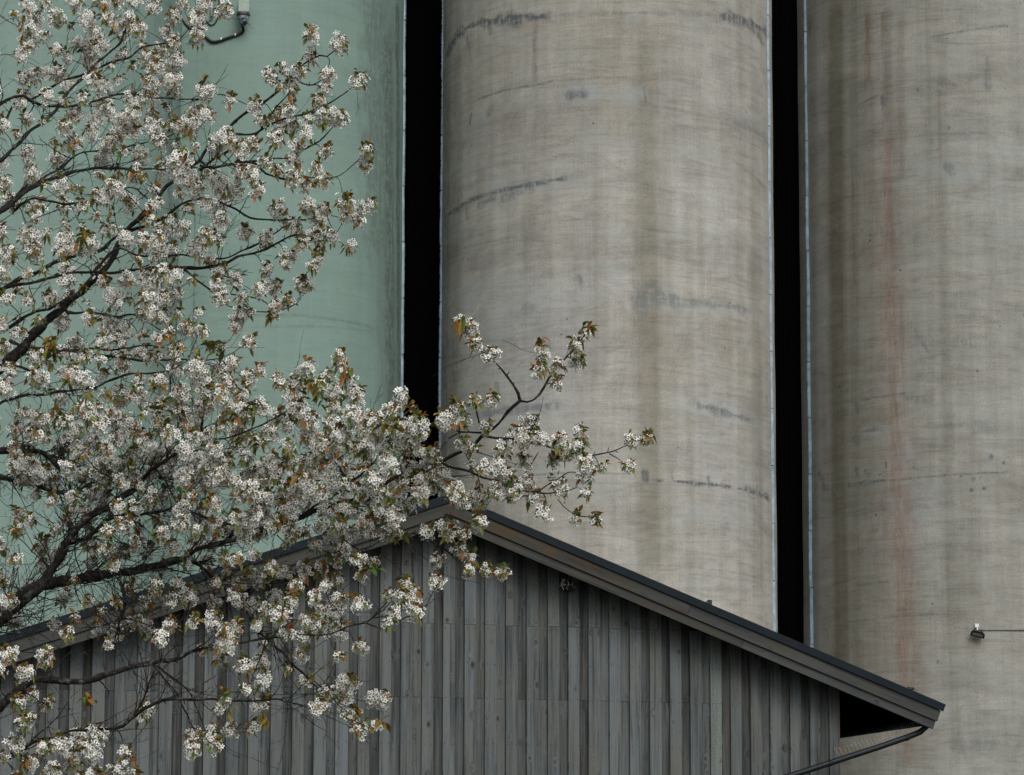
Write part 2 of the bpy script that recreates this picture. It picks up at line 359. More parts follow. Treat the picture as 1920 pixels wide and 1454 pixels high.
def make_silo(s, mat, strokes, label, trims=(), spans=(-95, 95)):
    root = empty('silo', (s['x'], s['y'], 0), label=label, cat='silo', group='grain silos standing in a row')
    R = s['R']; d = 0.028
    th = np.concatenate([np.arange(math.radians(spans[0]), math.radians(spans[1]), d/R), np.radians(np.arange(spans[1]+2, spans[0]+360, 4))])
    th = np.append(th, math.radians(spans[0]+360))
    z = np.concatenate([[0, 1.5], np.arange(2.4, 22.6, d), [24, 25.5, SILO_H]])
    T, Z = np.meshgrid(th, z, indexing='ij'); n, m = T.shape
    V = np.stack([np.sin(T)*R, -np.cos(T)*R, Z], -1).reshape(-1, 3)
    # shallow steps between pours so that the surface is not a perfect cylinder
    U = (T*R).ravel(); W = Z.ravel(); col = np.zeros((len(V), 4), dtype=np.float32)
    rad = 1+(0.004*np.sin(W*2.1+np.sin(U*0.4))+0.003*np.sin(U*1.3+W*0.3))/R
    V[:, 0] *= rad; V[:, 1] *= rad
    for ch, pts, wd, k, amp in strokes:
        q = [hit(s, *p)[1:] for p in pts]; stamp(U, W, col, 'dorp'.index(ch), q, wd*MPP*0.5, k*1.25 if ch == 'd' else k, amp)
    i, j = np.meshgrid(np.arange(n-1), np.arange(m-1), indexing='ij'); a = (i*m+j).ravel()
    Fq = np.stack([a, a+m, a+m+1, a+1], 1)
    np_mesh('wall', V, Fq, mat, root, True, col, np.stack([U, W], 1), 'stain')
    c = MB(); c.lathe([(0.01, SILO_H+0.5), (R+0.15, SILO_H+0.25), (R+0.15, SILO_H-0.05), (R-0.2, SILO_H-0.05)], 64); c.build('roof', M['cap'], root)
    for (pxs, side, mt) in trims:
        edge_trim(root, s, pxs, side, mt)
    return root
def edge_trim(root, s, pxs, side, mt):
    """a sheet-metal edge strip climbing the silo; side=+1: toothed edge on the right"""
    x0, x1 = pxs                                    # photo x at the bottom and top of the frame
    b = MB(); z0, z1 = 1.0, 23.5; seg = 1.225; wd = 0.060
    za, zb = at(0, 1180, 58)[2], at(0, 40, 58)[2]
    base = []
    for px, py in ((x0, 1180), (x1, 40)):
        p, _, _ = hit(s, px, py); base.append(p)
    y = (base[0][1]+base[1][1])/2-0.05
    pa, pb = at(x0, 1180, y), at(x1, 40, y)
    X = lambda z: pa[0]+(pb[0]-pa[0])*(z-pa[2])/(pb[2]-pa[2])-s['x']
    yl = y-s['y']; z = z0; k = 0
    while z < z1:
        zt = min(z+seg, z1); o = 0.005*((k*7) % 3-1); ya = yl-0.004*(k % 2); xa = X(z)+o; xb = X(zt)+o
        tone = 0.5+0.5*random.random()
        h = wd/2
        b.add([(xa-h, ya, z), (xa+h, ya, z), (xb+h, ya, zt-0.012), (xb-h, ya, zt-0.012), (xa-h, ya+0.004, z), (xa+h, ya+0.004, z), (xb+h, ya+0.004, zt-0.012), (xb-h, ya+0.004, zt-0.012)],
              [(0, 1, 2, 3), (7, 6, 5, 4), (0, 4, 5, 1), (3, 2, 6, 7), (1, 5, 6, 2), (0, 3, 7, 4)])
        # return flange back to the wall
        q = -side*h
        b.add([(xa+q, ya+0.0045, z), (xa+q, ya+0.3, z), (xb+q, ya+0.3, zt-0.012), (xb+q, ya+0.0045, zt-0.012)], [(0, 1, 2, 3)])
        zz = z+0.02
        while zz < zt-0.03:
            if random.random() < 0.85:
                xe = X(zz)+o+side*h; l = 0.014+random.random()*0.008
                b.add([(xe, ya+0.001, zz), (xe+side*l, ya+0.001, zz+0.004), (xe+side*l, ya+0.001, zz+0.018), (xe, ya+0.001, zz+0.024)], [(0, 1, 2, 3)])
            zz += 0.047
        # overlap collar at the joint
        b.add([(xb-h-0.002, ya-0.003, zt-0.014), (xb+h+0.002, ya-0.003, zt-0.014), (xb+h+0.002, ya-0.003, zt+0.006), (xb-h-0.002, ya-0.003, zt+0.006)], [(0, 1, 2, 3)], m=1)
        z = zt; k += 1
    b.build('edge_trim', [mt, M['pipe']], root)

def hline(x0, x1, y, drop=0, n=6):
    return [(x0+(x1-x0)*i/(n-1), y+drop*(2*i/(n-1)-1)**2) for i in range(n)]
st2 = [
 ('o', hline(820,1460,150,0), 300, .40, .1), ('d', [(836,0),(838,300),(834,900)], 34, .5, .4), ('o', [(850,0),(850,1000)], 60, .45, .2),  # darker upper wall; painted shade down the left edge
 ('o', [(985,0),(990,500)], 24, .3, .3), ('o', [(1120,0),(1126,700)], 26, .22, .3), ('o', [(1290,0),(1296,1180)], 18, .3, .3), ('o', [(1385,0),(1392,1180)], 24, .3, .3),
 ('d', [(836,408),(858,392),(880,378),(910,366),(940,358),(1000,346),(1070,334)], 8, .8, .5),
 ('d', [(832,118),(845,88),(865,58),(900,44),(960,36),(1040,30)], 16, .95, .7),
 ('d', [(1040,30),(1135,27),(1250,26),(1340,30)], 8, .35, .7), ('d', [(1340,30),(1400,40),(1440,66)], 14, .85, .7),
 ('d', [(870,52),(880,90),(884,120)], 9, .45, .6), ('d', [(915,48),(930,75)], 10, .4, .6), ('d', [(1400,45),(1430,80)], 14, .7, .6),
 ('d', [(895,188),(940,172),(1000,161),(1040,152)], 3, .8, .3), ('d', [(1040,152),(1100,148),(1180,146)], 2.5, .45, .3),
 ('p', [(1070,178),(1112,176)], 26, .9, .4), ('d', [(1068,181),(1092,180)], 12, .7, .9), ('p', [(1176,176),(1204,176)], 30, .75, .4), ('d', [(1207,165),(1211,192)], 6, .5, .5),
 ('p', [(1115,170),(1170,172)], 16, .35, .4), ('p', [(885,232),(915,218)], 22, .6, .6), ('d', [(880,235),(884,215)], 6, .7, .4), ('d', [(915,214),(921,205)], 9, .7, .5),
 ('p', [(910,368),(960,356),(1060,340)], 18, .5, .5), ('d', [(900,385),(925,372)], 10, .5, .8), ('d', [(945,372),(1000,352)], 8, .45, .9),
 ('d', [(874,385),(876,412)], 5, .5, .6), ('d', [(1002,62),(1002,150)], 8, .4, .4), ('r', [(1003,40),(1002,150)], 8, .4, .4),
 ('o', [(1212,28),(1216,400),(1220,800),(1224,1110)], 42, .75, .15), ('o', [(1238,28),(1242,500),(1246,1110)], 34, .40, .2), ('o', [(1300,28),(1306,500)], 40, .25, .2),
 ('o', [(1180,150),(1184,420)], 22, .3, .2), ('o', [(1352,60),(1360,300)], 30, .3, .2), ('o', [(1075,60),(1080,330)], 30, .2, .2),
 ('o', [(1416,100),(1420,700),(1424,1150)], 42, .45, .2), ('o', [(860,200),(858,500)], 30, .3, .2),
 ('o', hline(900,1390,235,20), 90, .28, .2), ('o', hline(860,1200,300,14), 60, .22, .2),
 ('d', [(1208,556),(1270,560)], 34, .5, .8), ('p', [(1206,560),(1270,566)], 30, .5, .6), ('d', [(1270,566),(1340,572),(1412,584)], 10, .45, .9), ('p', [(1270,572),(1412,588)], 16, .5, .5),
 ('p', [(965,575),(1020,568),(1096,560)], 46, .5, .8), ('d', [(985,580),(1000,576)], 12, .35, .9), ('d', [(1085,520),(1090,530)], 12, .5, .6),
 ('d', [(898,778),(950,770),(1000,765),(1060,760)], 11, .5, .9), ('p', [(880,784),(1060,764)], 20, .6, .6),
 ('d', [(1296,758),(1330,766),(1360,775),(1412,790)], 11, .65, .9), ('p', [(1280,762),(1420,792)], 22, .5, .6),
 ('d', [(1226,901),(1280,904),(1330,909),(1380,915),(1418,926),(1444,938)], 5, .95, .8), ('d', [(1210,884),(1211,900)], 9, .8, .7), ('d', [(1260,885),(1262,900)], 6, .5, .5), ('d', [(1328,896),(1330,912)], 7, .7, .6),
 ('d', [(1400,918),(1440,934)], 11, .7, .8), ('d', [(980,893),(1100,887),(1220,892)], 3, .45, .5), ('p', [(990,890),(1080,886)], 14, .5, .6),
 ('p', [(1290,960),(1320,960)], 26, .4, .6), ('d', [(1380,232),(1438,262)], 12, .35, .8), ('p', [(1380,215),(1436,240)], 20, .4, .7), ('d', [(1378,305),(1436,355)], 5, .35, .6),
 ('d', [(850,700),(852,740)], 8, .35, .7), ('d', [(930,720),(934,745)], 12, .4, .8), ('p', [(850,560),(1000,520)], 30, .3, .7),
 ('d', [(1000,660),(1130,652),(1250,655)], 2.5, .3, .6), ('d', [(860,470),(930,452),(1000,442)], 2.5, .3, .6), ('d', [(1150,1060),(1300,1064),(1440,1090)], 2.5, .3, .6),
]
st3 = [
 ('o', [(1590,-40),(1600,1460)], 130, .60, .15), ('o', [(1700,-40),(1705,600)], 130, .22, .3), ('o', [(1525,0),(1530,1200)], 26, .3, .3), ('o', [(1632,0),(1636,1100)], 12, .5, .3), ('o', [(1740,0),(1746,900)], 12, .35, .3),
 ('o', [(1567,-40),(1569,500),(1573,900),(1580,1300)], 44, 1.1, .06), ('o', [(1590,-40),(1600,1300)], 60, .62, .2), ('o', [(1600,-40),(1606,1300)], 26, .8, .1), ('o', [(1575,28),(1580,600),(1585,1240)], 30, .8, .1), ('o', [(1602,28),(1606,700),(1610,1250)], 22, .5, .2),
 ('o', [(1660,28),(1664,210)], 26, .55, .2), ('o', [(1690,28),(1692,330)], 14, .5, .2), ('o', [(1765,28),(1772,600),(1782,1100),(1795,1420)], 20, .35, .3), ('o', [(1790,900),(1800,1300)], 50, .3, .3),
 ('o', [(1720,400),(1728,900)], 40, .2, .3), ('o', [(1625,1050),(1630,1420)], 60, .3, .3), ('o', [(1700,1150),(1705,1420)], 60, .3, .3), ('o', [(1640,200),(1642,900)], 20, .3, .3),
 ('r', [(1662,240),(1665,330),(1668,500),(1674,700),(1680,860),(1686,1010),(1692,1160),(1698,1330)], 16, .68, .8), ('r', [(1650,100),(1670,700),(1700,1420)], 70, .30, .5), ('r', [(1662,120),(1664,260)], 8, .4, .5), ('r', [(1664,330),(1670,560),(1678,760)], 24, .55, .3), ('r', [(1627,28),(1627,150)], 10, .8, .3),
 ('r', [(1598,290),(1602,530)], 4, .7, .4), ('r', [(1690,560),(1693,700)], 8, .6, .4), ('r', [(1655,600),(1657,720)], 8, .5, .5), ('r', [(1690,880),(1700,1150),(1706,1400)], 34, .5, .4), ('r', [(1655,28),(1656,60)], 8, .5, .3),
 ('r', [(1760,170),(1764,340)], 5, .4, .3), ('r', [(1700,1300),(1702,1420)], 24, .5, .4),
 ('d', [(1584,912),(1610,908),(1640,904),(1666,902)], 8, .95, .5), ('d', [(1666,902),(1710,898),(1760,893),(1825,889),(1891,886)], 2.6, .8, .5), ('d', [(1560,917),(1584,912)], 3, .5, .4),
 ('d', [(1600,816),(1630,808),(1662,802)], 12, .6, .9), ('d', [(1602,822),(1606,828)], 12, .6, .6), ('p', [(1610,812),(1665,804)], 18, .5, .6), ('d', hline(1700,1891,798,4), 14, .32, .9), ('p', hline(1740,1891,770,4), 60, .4, .8),
 ('d', [(1606,882),(1608,892)], 8, .9, .5), ('d', [(1623,884),(1630,888)], 6, .9, .5), ('d', [(1660,868),(1661,876)], 5, .9, .5), ('d', [(1712,877)], 5, 1, .3), ('d', [(1535,890),(1545,912)], 14, .5, .9),
 ('d', [(1858,857)], 8, 1, .2), ('d', [(1882,868)], 6, 1, .2), ('d', [(1825,900)], 6, 1, .2), ('d', [(1838,896)], 4, 1, .2), ('d', [(1821,920)], 6, 1, .2), ('d', [(1845,916)], 6, 1, .2), ('d', [(1802,893)], 5, 1, .2),
 ('d', [(1779,240)], 5, 1, .2), ('d', [(1616,433)], 4, 1, .2), ('d', [(1632,442)], 4, 1, .2), ('d', [(1797,457)], 4, 1, .2), ('d', [(1528,280),(1531,284)], 4, .9, .2), ('d', [(1527,361)], 4, 1, .2),
 ('d', [(1850,110),(1853,162)], 10, .5, .8), ('d', [(1760,160),(1800,162)], 14, .5, .9), ('d', [(1720,168),(1722,172)], 6, .7, .5), ('d', [(1774,312),(1786,326)], 14, .5, .8), ('d', [(1655,184),(1657,198)], 7, .7, .6), ('p', [(1780,320),(1850,318)], 26, .4, .8),
 ('d', [(1606,200),(1625,190),(1650,178)], 3, .7, .4), ('d', [(1610,262),(1630,256),(1650,248)], 3, .5, .4), ('d', [(1640,345),(1720,330)], 3, .4, .5), ('d', [(1740,72),(1800,60),(1891,48)], 4, .5, .6), ('d', [(1560,272),(1660,264),(1891,250)], 2.5, .3, .5),
 ('d', [(1550,760),(1600,753),(1610,752)], 4, .5, .7), ('d', [(1612,752),(1640,746),(1700,738)], 3, .7, .5), ('d', [(1604,755),(1608,775)], 6, .6, .5), ('d', [(1700,750),(1730,748)], 22, .4, .9), ('d', [(1715,620),(1740,660)], 14, .45, .9),
 ('d', [(1600,1100),(1640,1094),(1675,1090)], 3, .6, .5), ('d', [(1590,1168),(1650,1160),(1760,1152)], 2.6, .6, .5), ('d', [(1640,1262),(1720,1258)], 3, .4, .5), ('d', [(1680,540),(1655,543)], 2.5, .5, .5), ('d', [(1758,1240),(1759,1242)], 4, .9, .2),
 ('d', [(1520,40),(1512,55)], 26, .6, .7), ('p', [(1534,30),(1536,1200)], 14, .3, .4), ('d', hline(1740,1890,560,3), 26, .16, .9), ('p', [(1534,30),(1536,1200)], 20, .3, .3), ('d', hline(1700,1890,640,3), 20, .18, .9), ('d', [(1790,1400),(1860,1400)], 16, .3, .8),
]
st1 = [
 ('d', [(364,-20),(362,500),(358,1100)], 8, .9, .4),  # painted shade in the joint with the neighbouring silo
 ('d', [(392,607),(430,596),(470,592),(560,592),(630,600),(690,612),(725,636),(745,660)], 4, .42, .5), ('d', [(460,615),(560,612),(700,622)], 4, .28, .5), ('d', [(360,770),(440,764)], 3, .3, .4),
 ('d', [(705,60),(716,180),(722,320)], 34, .22, .9), ('d', [(690,120),(700,300)], 26, .16, .9), ('d', [(728,20),(731,400),(736,900)], 44, .8, .3), ('d', [(700,20),(704,450)], 76, .55, .5), ('d', [(745,20),(748,950)], 20, .9, .3), ('d', [(716,450),(722,900)], 40, .3, .5), ('d', [(712,286),(718,294)], 7, .6, .5),  # right edge: grime streaks deepened with painted shade
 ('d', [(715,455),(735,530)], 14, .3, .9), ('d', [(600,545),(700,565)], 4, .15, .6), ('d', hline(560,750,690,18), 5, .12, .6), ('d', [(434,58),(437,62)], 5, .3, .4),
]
st0 = [('d', [(318,-20),(319,600),(322,1100)], 30, .7, .4), ('d', [(296,-20),(300,1000)], 40, .3, .5), ('d', [(60,420),(200,430)], 3, .2, .4)]  # vertical strokes paint the shade near the right edge
silo2 = make_silo(S2, M['concrete_mid'], st2, 'bare beige concrete silo in the centre, standing between the two dark gaps',
                  [((822.5, 832), -1, M['galv']), ((1451, 1439), 1, M['galv'])])
silo3 = make_silo(S3, M['concrete_right'], st3, 'bare grey concrete silo with a long rust-red streak and broad olive stain',
                  [((1522, 1511), -1, M['galv_dark'])])
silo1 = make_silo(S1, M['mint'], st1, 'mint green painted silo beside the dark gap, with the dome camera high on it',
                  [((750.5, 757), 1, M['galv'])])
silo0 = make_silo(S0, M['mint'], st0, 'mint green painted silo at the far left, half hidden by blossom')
# narrow flat web between the two mint silos
pw, _, _ = hit(S1, 361, 600)
web = MB(); web.box((at(316, 600, pw[1])[0]-S1['x'], pw[1]-S1['y'], 0), (pw[0]-S1['x']+0.005, pw[1]-S1['y']+0.45, SILO_H-0.2))
wo_ = web.build('wall', M['mint'], silo1); wa = wo_.data.attributes.new('stain', 'FLOAT_COLOR', 'POINT'); wa.data.foreach_set('color', np.zeros(4*len(wo_.data.vertices), dtype=np.float32))
for l_ in range(len(wo_.data.loops)):
    v_ = wo_.data.vertices[wo_.data.loops[l_].vertex_index].co; wo_.data.uv_layers[0].data[l_].uv = (v_.x, v_.z)
# near-black panels added to give the gaps their deep shade
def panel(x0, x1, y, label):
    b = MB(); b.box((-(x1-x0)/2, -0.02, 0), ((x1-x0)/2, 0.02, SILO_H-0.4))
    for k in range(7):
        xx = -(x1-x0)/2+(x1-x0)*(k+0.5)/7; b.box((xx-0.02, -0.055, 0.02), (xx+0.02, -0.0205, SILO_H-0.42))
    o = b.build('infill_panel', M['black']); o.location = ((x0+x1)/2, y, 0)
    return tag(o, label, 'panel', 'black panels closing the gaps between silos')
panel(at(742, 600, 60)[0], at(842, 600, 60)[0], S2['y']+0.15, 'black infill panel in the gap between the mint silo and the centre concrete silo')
pq = hit(S3, 1501, 600)[0]; panel(at(1440, 600, pq[1])[0], pq[0], pq[1]+0.03, 'black infill panel in the narrower gap between the two bare concrete silos')  # set forward so the right silo's return goes black too
# things fixed to silos -------------------------------------------------
def frame_on(s, px, py, out=0.0):
    p, u, v = hit(s, px, py); n = Vector((p[0]-s['x'], p[1]-s['y'], 0)).normalized(); return Vector(p)+n*out, math.atan2(n.x, -n.y)
def hitv(s, px, py, out=0.0): return frame_on(s, px, py, out)[0]
# dome camera
p, rz = frame_on(S1, 456, 34)
cr = empty('security_camera', p, rz, label='dome security camera under a pale housing on the mint silo', cat='camera')
b = MB(); b.box((-0.115, -0.40, 0.0), (0.115, -0.16, 0.34)); b.build('housing', M['grey_plastic'], cr, bevel=0.02)
b = MB(); b.box((-0.05, -0.16, 0.10), (0.05, -0.001, 0.24)); b.box((-0.10, -0.03, 0.02), (0.10, 0.02, 0.32)); b.build('bracket', M['grey_plastic'], cr)
b = MB(); b.lathe([(0.05, 0.005), (0.135, 0.0), (0.14, -0.035), (0.12, -0.055), (0.06, -0.056)], 28)
for i in range(len(b.v)): x, y, z = b.v[i]; b.v[i] = (x, y-0.27, z)
b.build('skirt', M['dark_rim'], cr, True)
b = MB(); b.lathe([(0.112, -0.056), (0.108, -0.11), (0.095, -0.17), (0.070, -0.22), (0.035, -0.25), (0.004, -0.26)], 28)
for i in range(len(b.v)): x, y, z = b.v[i]; b.v[i] = (x, y-0.27, z)
b.build('dome', M['dome'], cr, True)
def smooth_path(pts, step):
    pts = [np.array(p, dtype=float) for p in pts]; P = [2*pts[0]-pts[1]]+pts+[2*pts[-1]-pts[-2]]; out = []
    for i in range(1, len(P)-2):
        L = np.linalg.norm(P[i+1]-P[i]); n = max(1, int(L/step))
        for k in range(n):
            t = k/n; out.append(0.5*((2*P[i])+(P[i+1]-P[i-1])*t+(2*P[i-1]-5*P[i]+4*P[i+1]-P[i+2])*t*t+(-P[i-1]+3*P[i]-3*P[i+1]+P[i+2])*t**3))
    out.append(pts[-1]); return out
cab = empty('cable', hitv(S1, 420, 70), label='thick black cable sagging left from the dome camera on the mint silo', cat='cable')
o0 = np.array(cab.location)
pp = [hitv(S1, *q, 0.035) for q in [(330,20),(352,50),(372,62),(388,72),(398,79.5),(410,78.5),(428,72),(445,66.5),(456,60.5)]]+[Vector(p)+Vector((0, -0.2, -0.2))]
b = MB(); b.tube([Vector(q)-cab.location for q in smooth_path(pp, 0.05)], 0.030, 10); b.build('cable', M['rubber'], cab, True)
for q in ((415, 75), (441.5, 67)):
    c0 = hitv(S1, *q, 0.035)-cab.location
    b = MB(); b.tube([c0+Vector((-0.012, 0, 0.003)), c0+Vector((0.012, 0, -0.004))], 0.037, 12); b.build('clip', M['white'], cab)
cab2 = empty('cable', hitv(S1, 405, 30), label='thin black cable looping down at the top edge left of the dome camera', cat='cable')
pp = [hitv(S1, *q, 0.02)-cab2.location for q in [(412,-40),(411,0),(410,28),(407,38),(402,46),(396,48.5),(391,45),(386,38)]]
b = MB(); b.tube(smooth_path(pp, 0.04), 0.013, 8); b.build('cable', M['rubber'], cab2, True)
rp, rr = frame_on(S1, 397.5, 30, 0.06)
rod = empty('conduit', rp, rr, label='short white conduit end with a dark cap beside the looped cable', cat='conduit')
b = MB(); b.tube([(0, 0, -0.03), (0, 0, 1.2)], 0.020, 12); b.build('tube', M['white'], rod, True)
b = MB(); b.tube([(0, 0, -0.05), (0, 0, -0.0305)], 0.023, 12); b.build('end_cap', M['rubber'], rod, True)
# flood lamp on the right silo
p, rz = frame_on(S3, 1832, 1190)
fl = empty('flood_lamp', p, rz, label='small black flood lamp tilted on the grey concrete silo', cat='lamp')
def tilt(v, ox=0, oy=-0.14, oz=0.0, a=math.radians(-15), e=math.radians(30)):
    x, y, z = v; y, z = y*math.cos(e)-z*math.sin(e), y*math.sin(e)+z*math.cos(e); return (x*math.cos(a)-z*math.sin(a)+ox, y+oy, x*math.sin(a)+z*math.cos(a)+oz)
b = MB(); out = [(-.15,-.055),(.15,-.055),(.145,.035),(.09,.075),(-.09,.075),(-.145,.035)]
inn = [(-.118,-.028),(.118,-.028),(.112,.026),(.075,.046),(-.075,.046),(-.112,.026)]
v = [(x, -0.05, z) for x, z in out]+[(x, -0.05, z) for x, z in inn]+[(x, -0.03, z) for x, z in inn]+[(x*0.8, 0.06, z*0.8) for x, z in out]
fs = [(i, (i+1) % 6, 6+(i+1) % 6, 6+i) for i in range(6)]+[(6+i, 6+(i+1) % 6, 12+(i+1) % 6, 12+i) for i in range(6)]+[(i+18, (i+1) % 6+18, (i+1) % 6, i) for i in range(6)]+[tuple(range(23, 17, -1))]
b.add([tilt(q) for q in v], fs); b.build('housing', M['rubber'], fl)
b = MB(); b.add([tilt((x, -0.031, z)) for x, z in inn], [tuple(range(6))]); b.build('glass', M['lamp_glass'], fl)
b = MB(); b.tube([(0.0, -0.12, 0.055), (0.0, -0.06, 0.12), (0.0, -0.0, 0.12)], 0.014, 8); b.build('arm', M['white'], fl)
b = MB(); b.box((-0.045, -0.06, 0.135), (0.035, -0.002, 0.215)); b.build('junction_box', M['white'], fl, bevel=0.006)
q0 = hitv(S3, 1838, 1181.5, 0.02)
cd = empty('cable', q0, label='thin grey cable running level from the flood lamp to the right', cat='cable')
b = MB(); b.tube([hitv(S3, x, 1181.8, 0.02)-q0 for x in np.arange(1836, 2090, 10)], 0.012, 8); b.build('cable', plain('grey_cable', (0.10, 0.12, 0.13), 0.5), cd, True)

# ------------------------------------------------------------------ barn
A = math.radians(16.5); RIDGE = at(830, 932, 30.0); SL, SR = 0.350, 0.375
WN = np.array([-math.sin(A), math.cos(A), 0]); WD = np.array([math.cos(A), math.sin(A), 0])
def wz(px, py, yl=0.0):
    r = ray(px, py); o = RIDGE+WN*yl; t = ((o-CAM)@WN)/(r@WN); p = CAM+r*t; return (p-RIDGE)@WD, p[2]-RIDGE[2]
barn = empty('wooden_barn', (RIDGE[0], RIDGE[1], 0), A, label='weathered grey timber barn with low gable and dark metal roof before the silos', cat='barn')
ZR = RIDGE[2]; AX, AZ = 0.09, 0.028+ZR                 # apex of the verge line
def zline(x): return AZ-(x-AX)*SR if x >= AX else AZ+(x-AX)*SL
XE = wz(1772, 1324)[0]; XL = -XE+2*AX-1.9
WALL_Y = 0.44; WX = wz(1574, 1373, WALL_Y)[0]; WXL = 2*AX-WX-1.6
DEPTH = 14.0
def rake(mb, side, off0, off1, y0, y1, xe, cut=True, tone=.5, x_from=None, x_to=None, alpha=0.0):
    """board following the roof slope between perpendicular offsets off0 > off1 below the verge line"""
    s = SR if side > 0 else SL; ca = 1/math.sqrt(1+s*s); sa = s*ca
    n = (-sa*side, -ca) if False else (-(s*ca)*side, -ca)      # direction pointing down, perpendicular to the slope
    end = (xe, AZ-abs(xe-AX)*s)
    def P(base, off): return (base[0]+n[0]*off, base[1]+n[1]*off)
    if x_to is not None: end = (x_to, AZ-abs(x_to-AX)*s)
    a0 = (AX, AZ-off0/ca); a1 = (AX, AZ-off1/ca)
    if x_from is not None:
        bb = (x_from, AZ-abs(x_from-AX)*s); a0, a1 = P(bb, off0), P(bb, off1)
    e0, e1 = P(end, off0), P(end, off1)
    poly = [a1, e1, e0, a0] if side > 0 else [a0, e0, e1, a1]
    ln = lambda q: (q[0]-AX)/ca
    vs = [(x, y0, z) for x, z in poly]+[(x, y1, z) for x, z in poly]
    off = {0: off1, 1: off1, 2: off0, 3: off0} if side > 0 else {0: off0, 1: off0, 2: off1, 3: off1}
    r0 = random.random()*9
    uvs = [(off[i]+r0, ln(poly[i])+r0) for i in range(4)]+[(off[i]+r0+(y1-y0), ln(poly[i])+r0) for i in range(4)]
    mb.add(vs, [(0, 1, 2, 3), (7, 6, 5, 4), (0, 4, 5, 1), (1, 5, 6, 2), (2, 6, 7, 3), (3, 7, 4, 0)], col=(tone, 0, 0.15, alpha), uvs=uvs)
# metal verge flashing, bargeboards (upper proud of lower)
for side, xe in ((1, XE), (-1, XL)):
    b = MB(); rake(b, side, 0.0, 0.075, -0.012, 0.004, xe); b.build('verge_flashing', M['roof'], barn)
    # joints: three boards per side
    xs = [None, AX+side*2.75, AX+side*4.9, None]
    b = MB()
    xj = xs[1]
    rake(b, side, 0.0755, 0.203, 0.010, 0.034, xe, tone=.45, x_to=xj-0.0015*side, alpha=1.0 if side > 0 else 0.25)
    rake(b, side, 0.0755, 0.203, 0.0105, 0.034, xe-0.02*side, tone=.55, x_from=xj+0.0015*side, alpha=0.1)
    b.build('bargeboard', M['barge_stained'], barn, bevel=0.003)
    b = MB(); xj = AX+side*3.42
    rake(b, side, 0.2035, 0.300, 0.034, 0.056, xe, tone=.45, x_to=xj-0.0015*side, alpha=0.35)
    rake(b, side, 0.2035, 0.300, 0.0345, 0.056, xe-0.03*side, tone=.75, x_from=xj+0.0015*side)
    b.build('bargeboard', M['barge_stained'], barn, bevel=0.003)
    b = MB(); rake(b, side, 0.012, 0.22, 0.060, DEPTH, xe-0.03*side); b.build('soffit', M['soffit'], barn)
# roof sheets with standing seams
for side, xe in ((1, XE), (-1, XL)):
    b = MB(); rake(b, side, -0.012, 0.010, 0.0045, DEPTH+0.06, xe+0.01*side)
    for k in range(23):
        y = 0.5+k*0.6; rake(b, side, -0.030, -0.0125, y, y+0.014, xe)
    b.build('roof', M['roof'], barn)
b = MB(); b.prism([(AX-0.10, AZ-0.035), (AX+0.10, AZ-0.035), (AX+0.02, AZ+0.012), (AX-0.02, AZ+0.012)], -0.013, DEPTH); b.build('ridge_cap', M['roof'], barn)
for yy in (1.4, 2.8):
    b = MB(); rake(b, 1, 0.22, 0.36, yy, yy+0.07, XE-0.25); b.build('rafter', M['soffit'], barn)
# gable wall of vertical boards: outer boards over inner boards
wall = MB(); PITCHW = 0.2355; OW = 0.132
x0b = wz(791+0, 1250, WALL_Y)[0]; k0 = int((WXL-x0b)/PITCHW)-1
ROW1, ROW2 = ZR+wz(950, 1173.5, WALL_Y)[1], ZR+wz(960, 1311, WALL_Y)[1]
lich = wz(1350, 1300, WALL_Y)[0]
def board(xa, xb, z0, zt, yf, th, tone, lichen=0, damp=0):
    """one board, its top cut to the roof slope, with chamfered edges"""
    xa = max(xa, WXL); xb = min(xb, WX)
    if xb-xa < 0.02: return
    r0, r1 = random.random()*20, random.random()*20; ch = 0.003; ct = (tone, lichen, damp, 0)
    za, zb = (min(zt, zline(xa)-0.2), min(zt, zline(xb)-0.2)); 
    if min(za, zb) <= z0+0.05: return
    if zt-0.0 < zline(xa)-0.2 and zt < zline(xb)-0.2: za = zb = zt
    P = [(xa, yf+ch, z0), (xa+ch, yf, z0), (xb-ch, yf, z0), (xb, yf+ch, z0), (xb, yf+th, z0), (xa, yf+th, z0)]
    Q = [(xa, yf+ch, za), (xa+ch, yf, za), (xb-ch, yf, zb), (xb, yf+ch, zb), (xb, yf+th, zb), (xa, yf+th, za)]
    bow = (random.random()-.5)*0.003
    P = [(x, y+bow, z) for x, y, z in P]
    uv = [(p_[0]+r0, p_[2]+r1) for p_ in P+Q]
    wall.add(P+Q, [(0, 6, 7, 1)[::-1], (1, 7, 8, 2)[::-1], (2, 8, 9, 3)[::-1], (3, 9, 10, 4)[::-1], (5, 11, 6, 0)[::-1], (0, 1, 2, 3, 4, 5)[::-1], (6, 7, 8, 9, 10, 11)], col=ct, uvs=uv)
def nails(xa, xb, z, y):
    for x in (xa+0.025, xb-0.025):
        if WXL < x < WX and z < zline(x)-0.3:
            x += random.uniform(-.006, .006); zz = z+random.uniform(-.01, .01); r = 0.0065
            wall.add([(x+r*math.cos(g), y-0.0015, zz+r*math.sin(g)) for g in [i*math.pi/3 for i in range(6)]], [tuple(range(6))], m=1)
x = x0b+k0*PITCHW
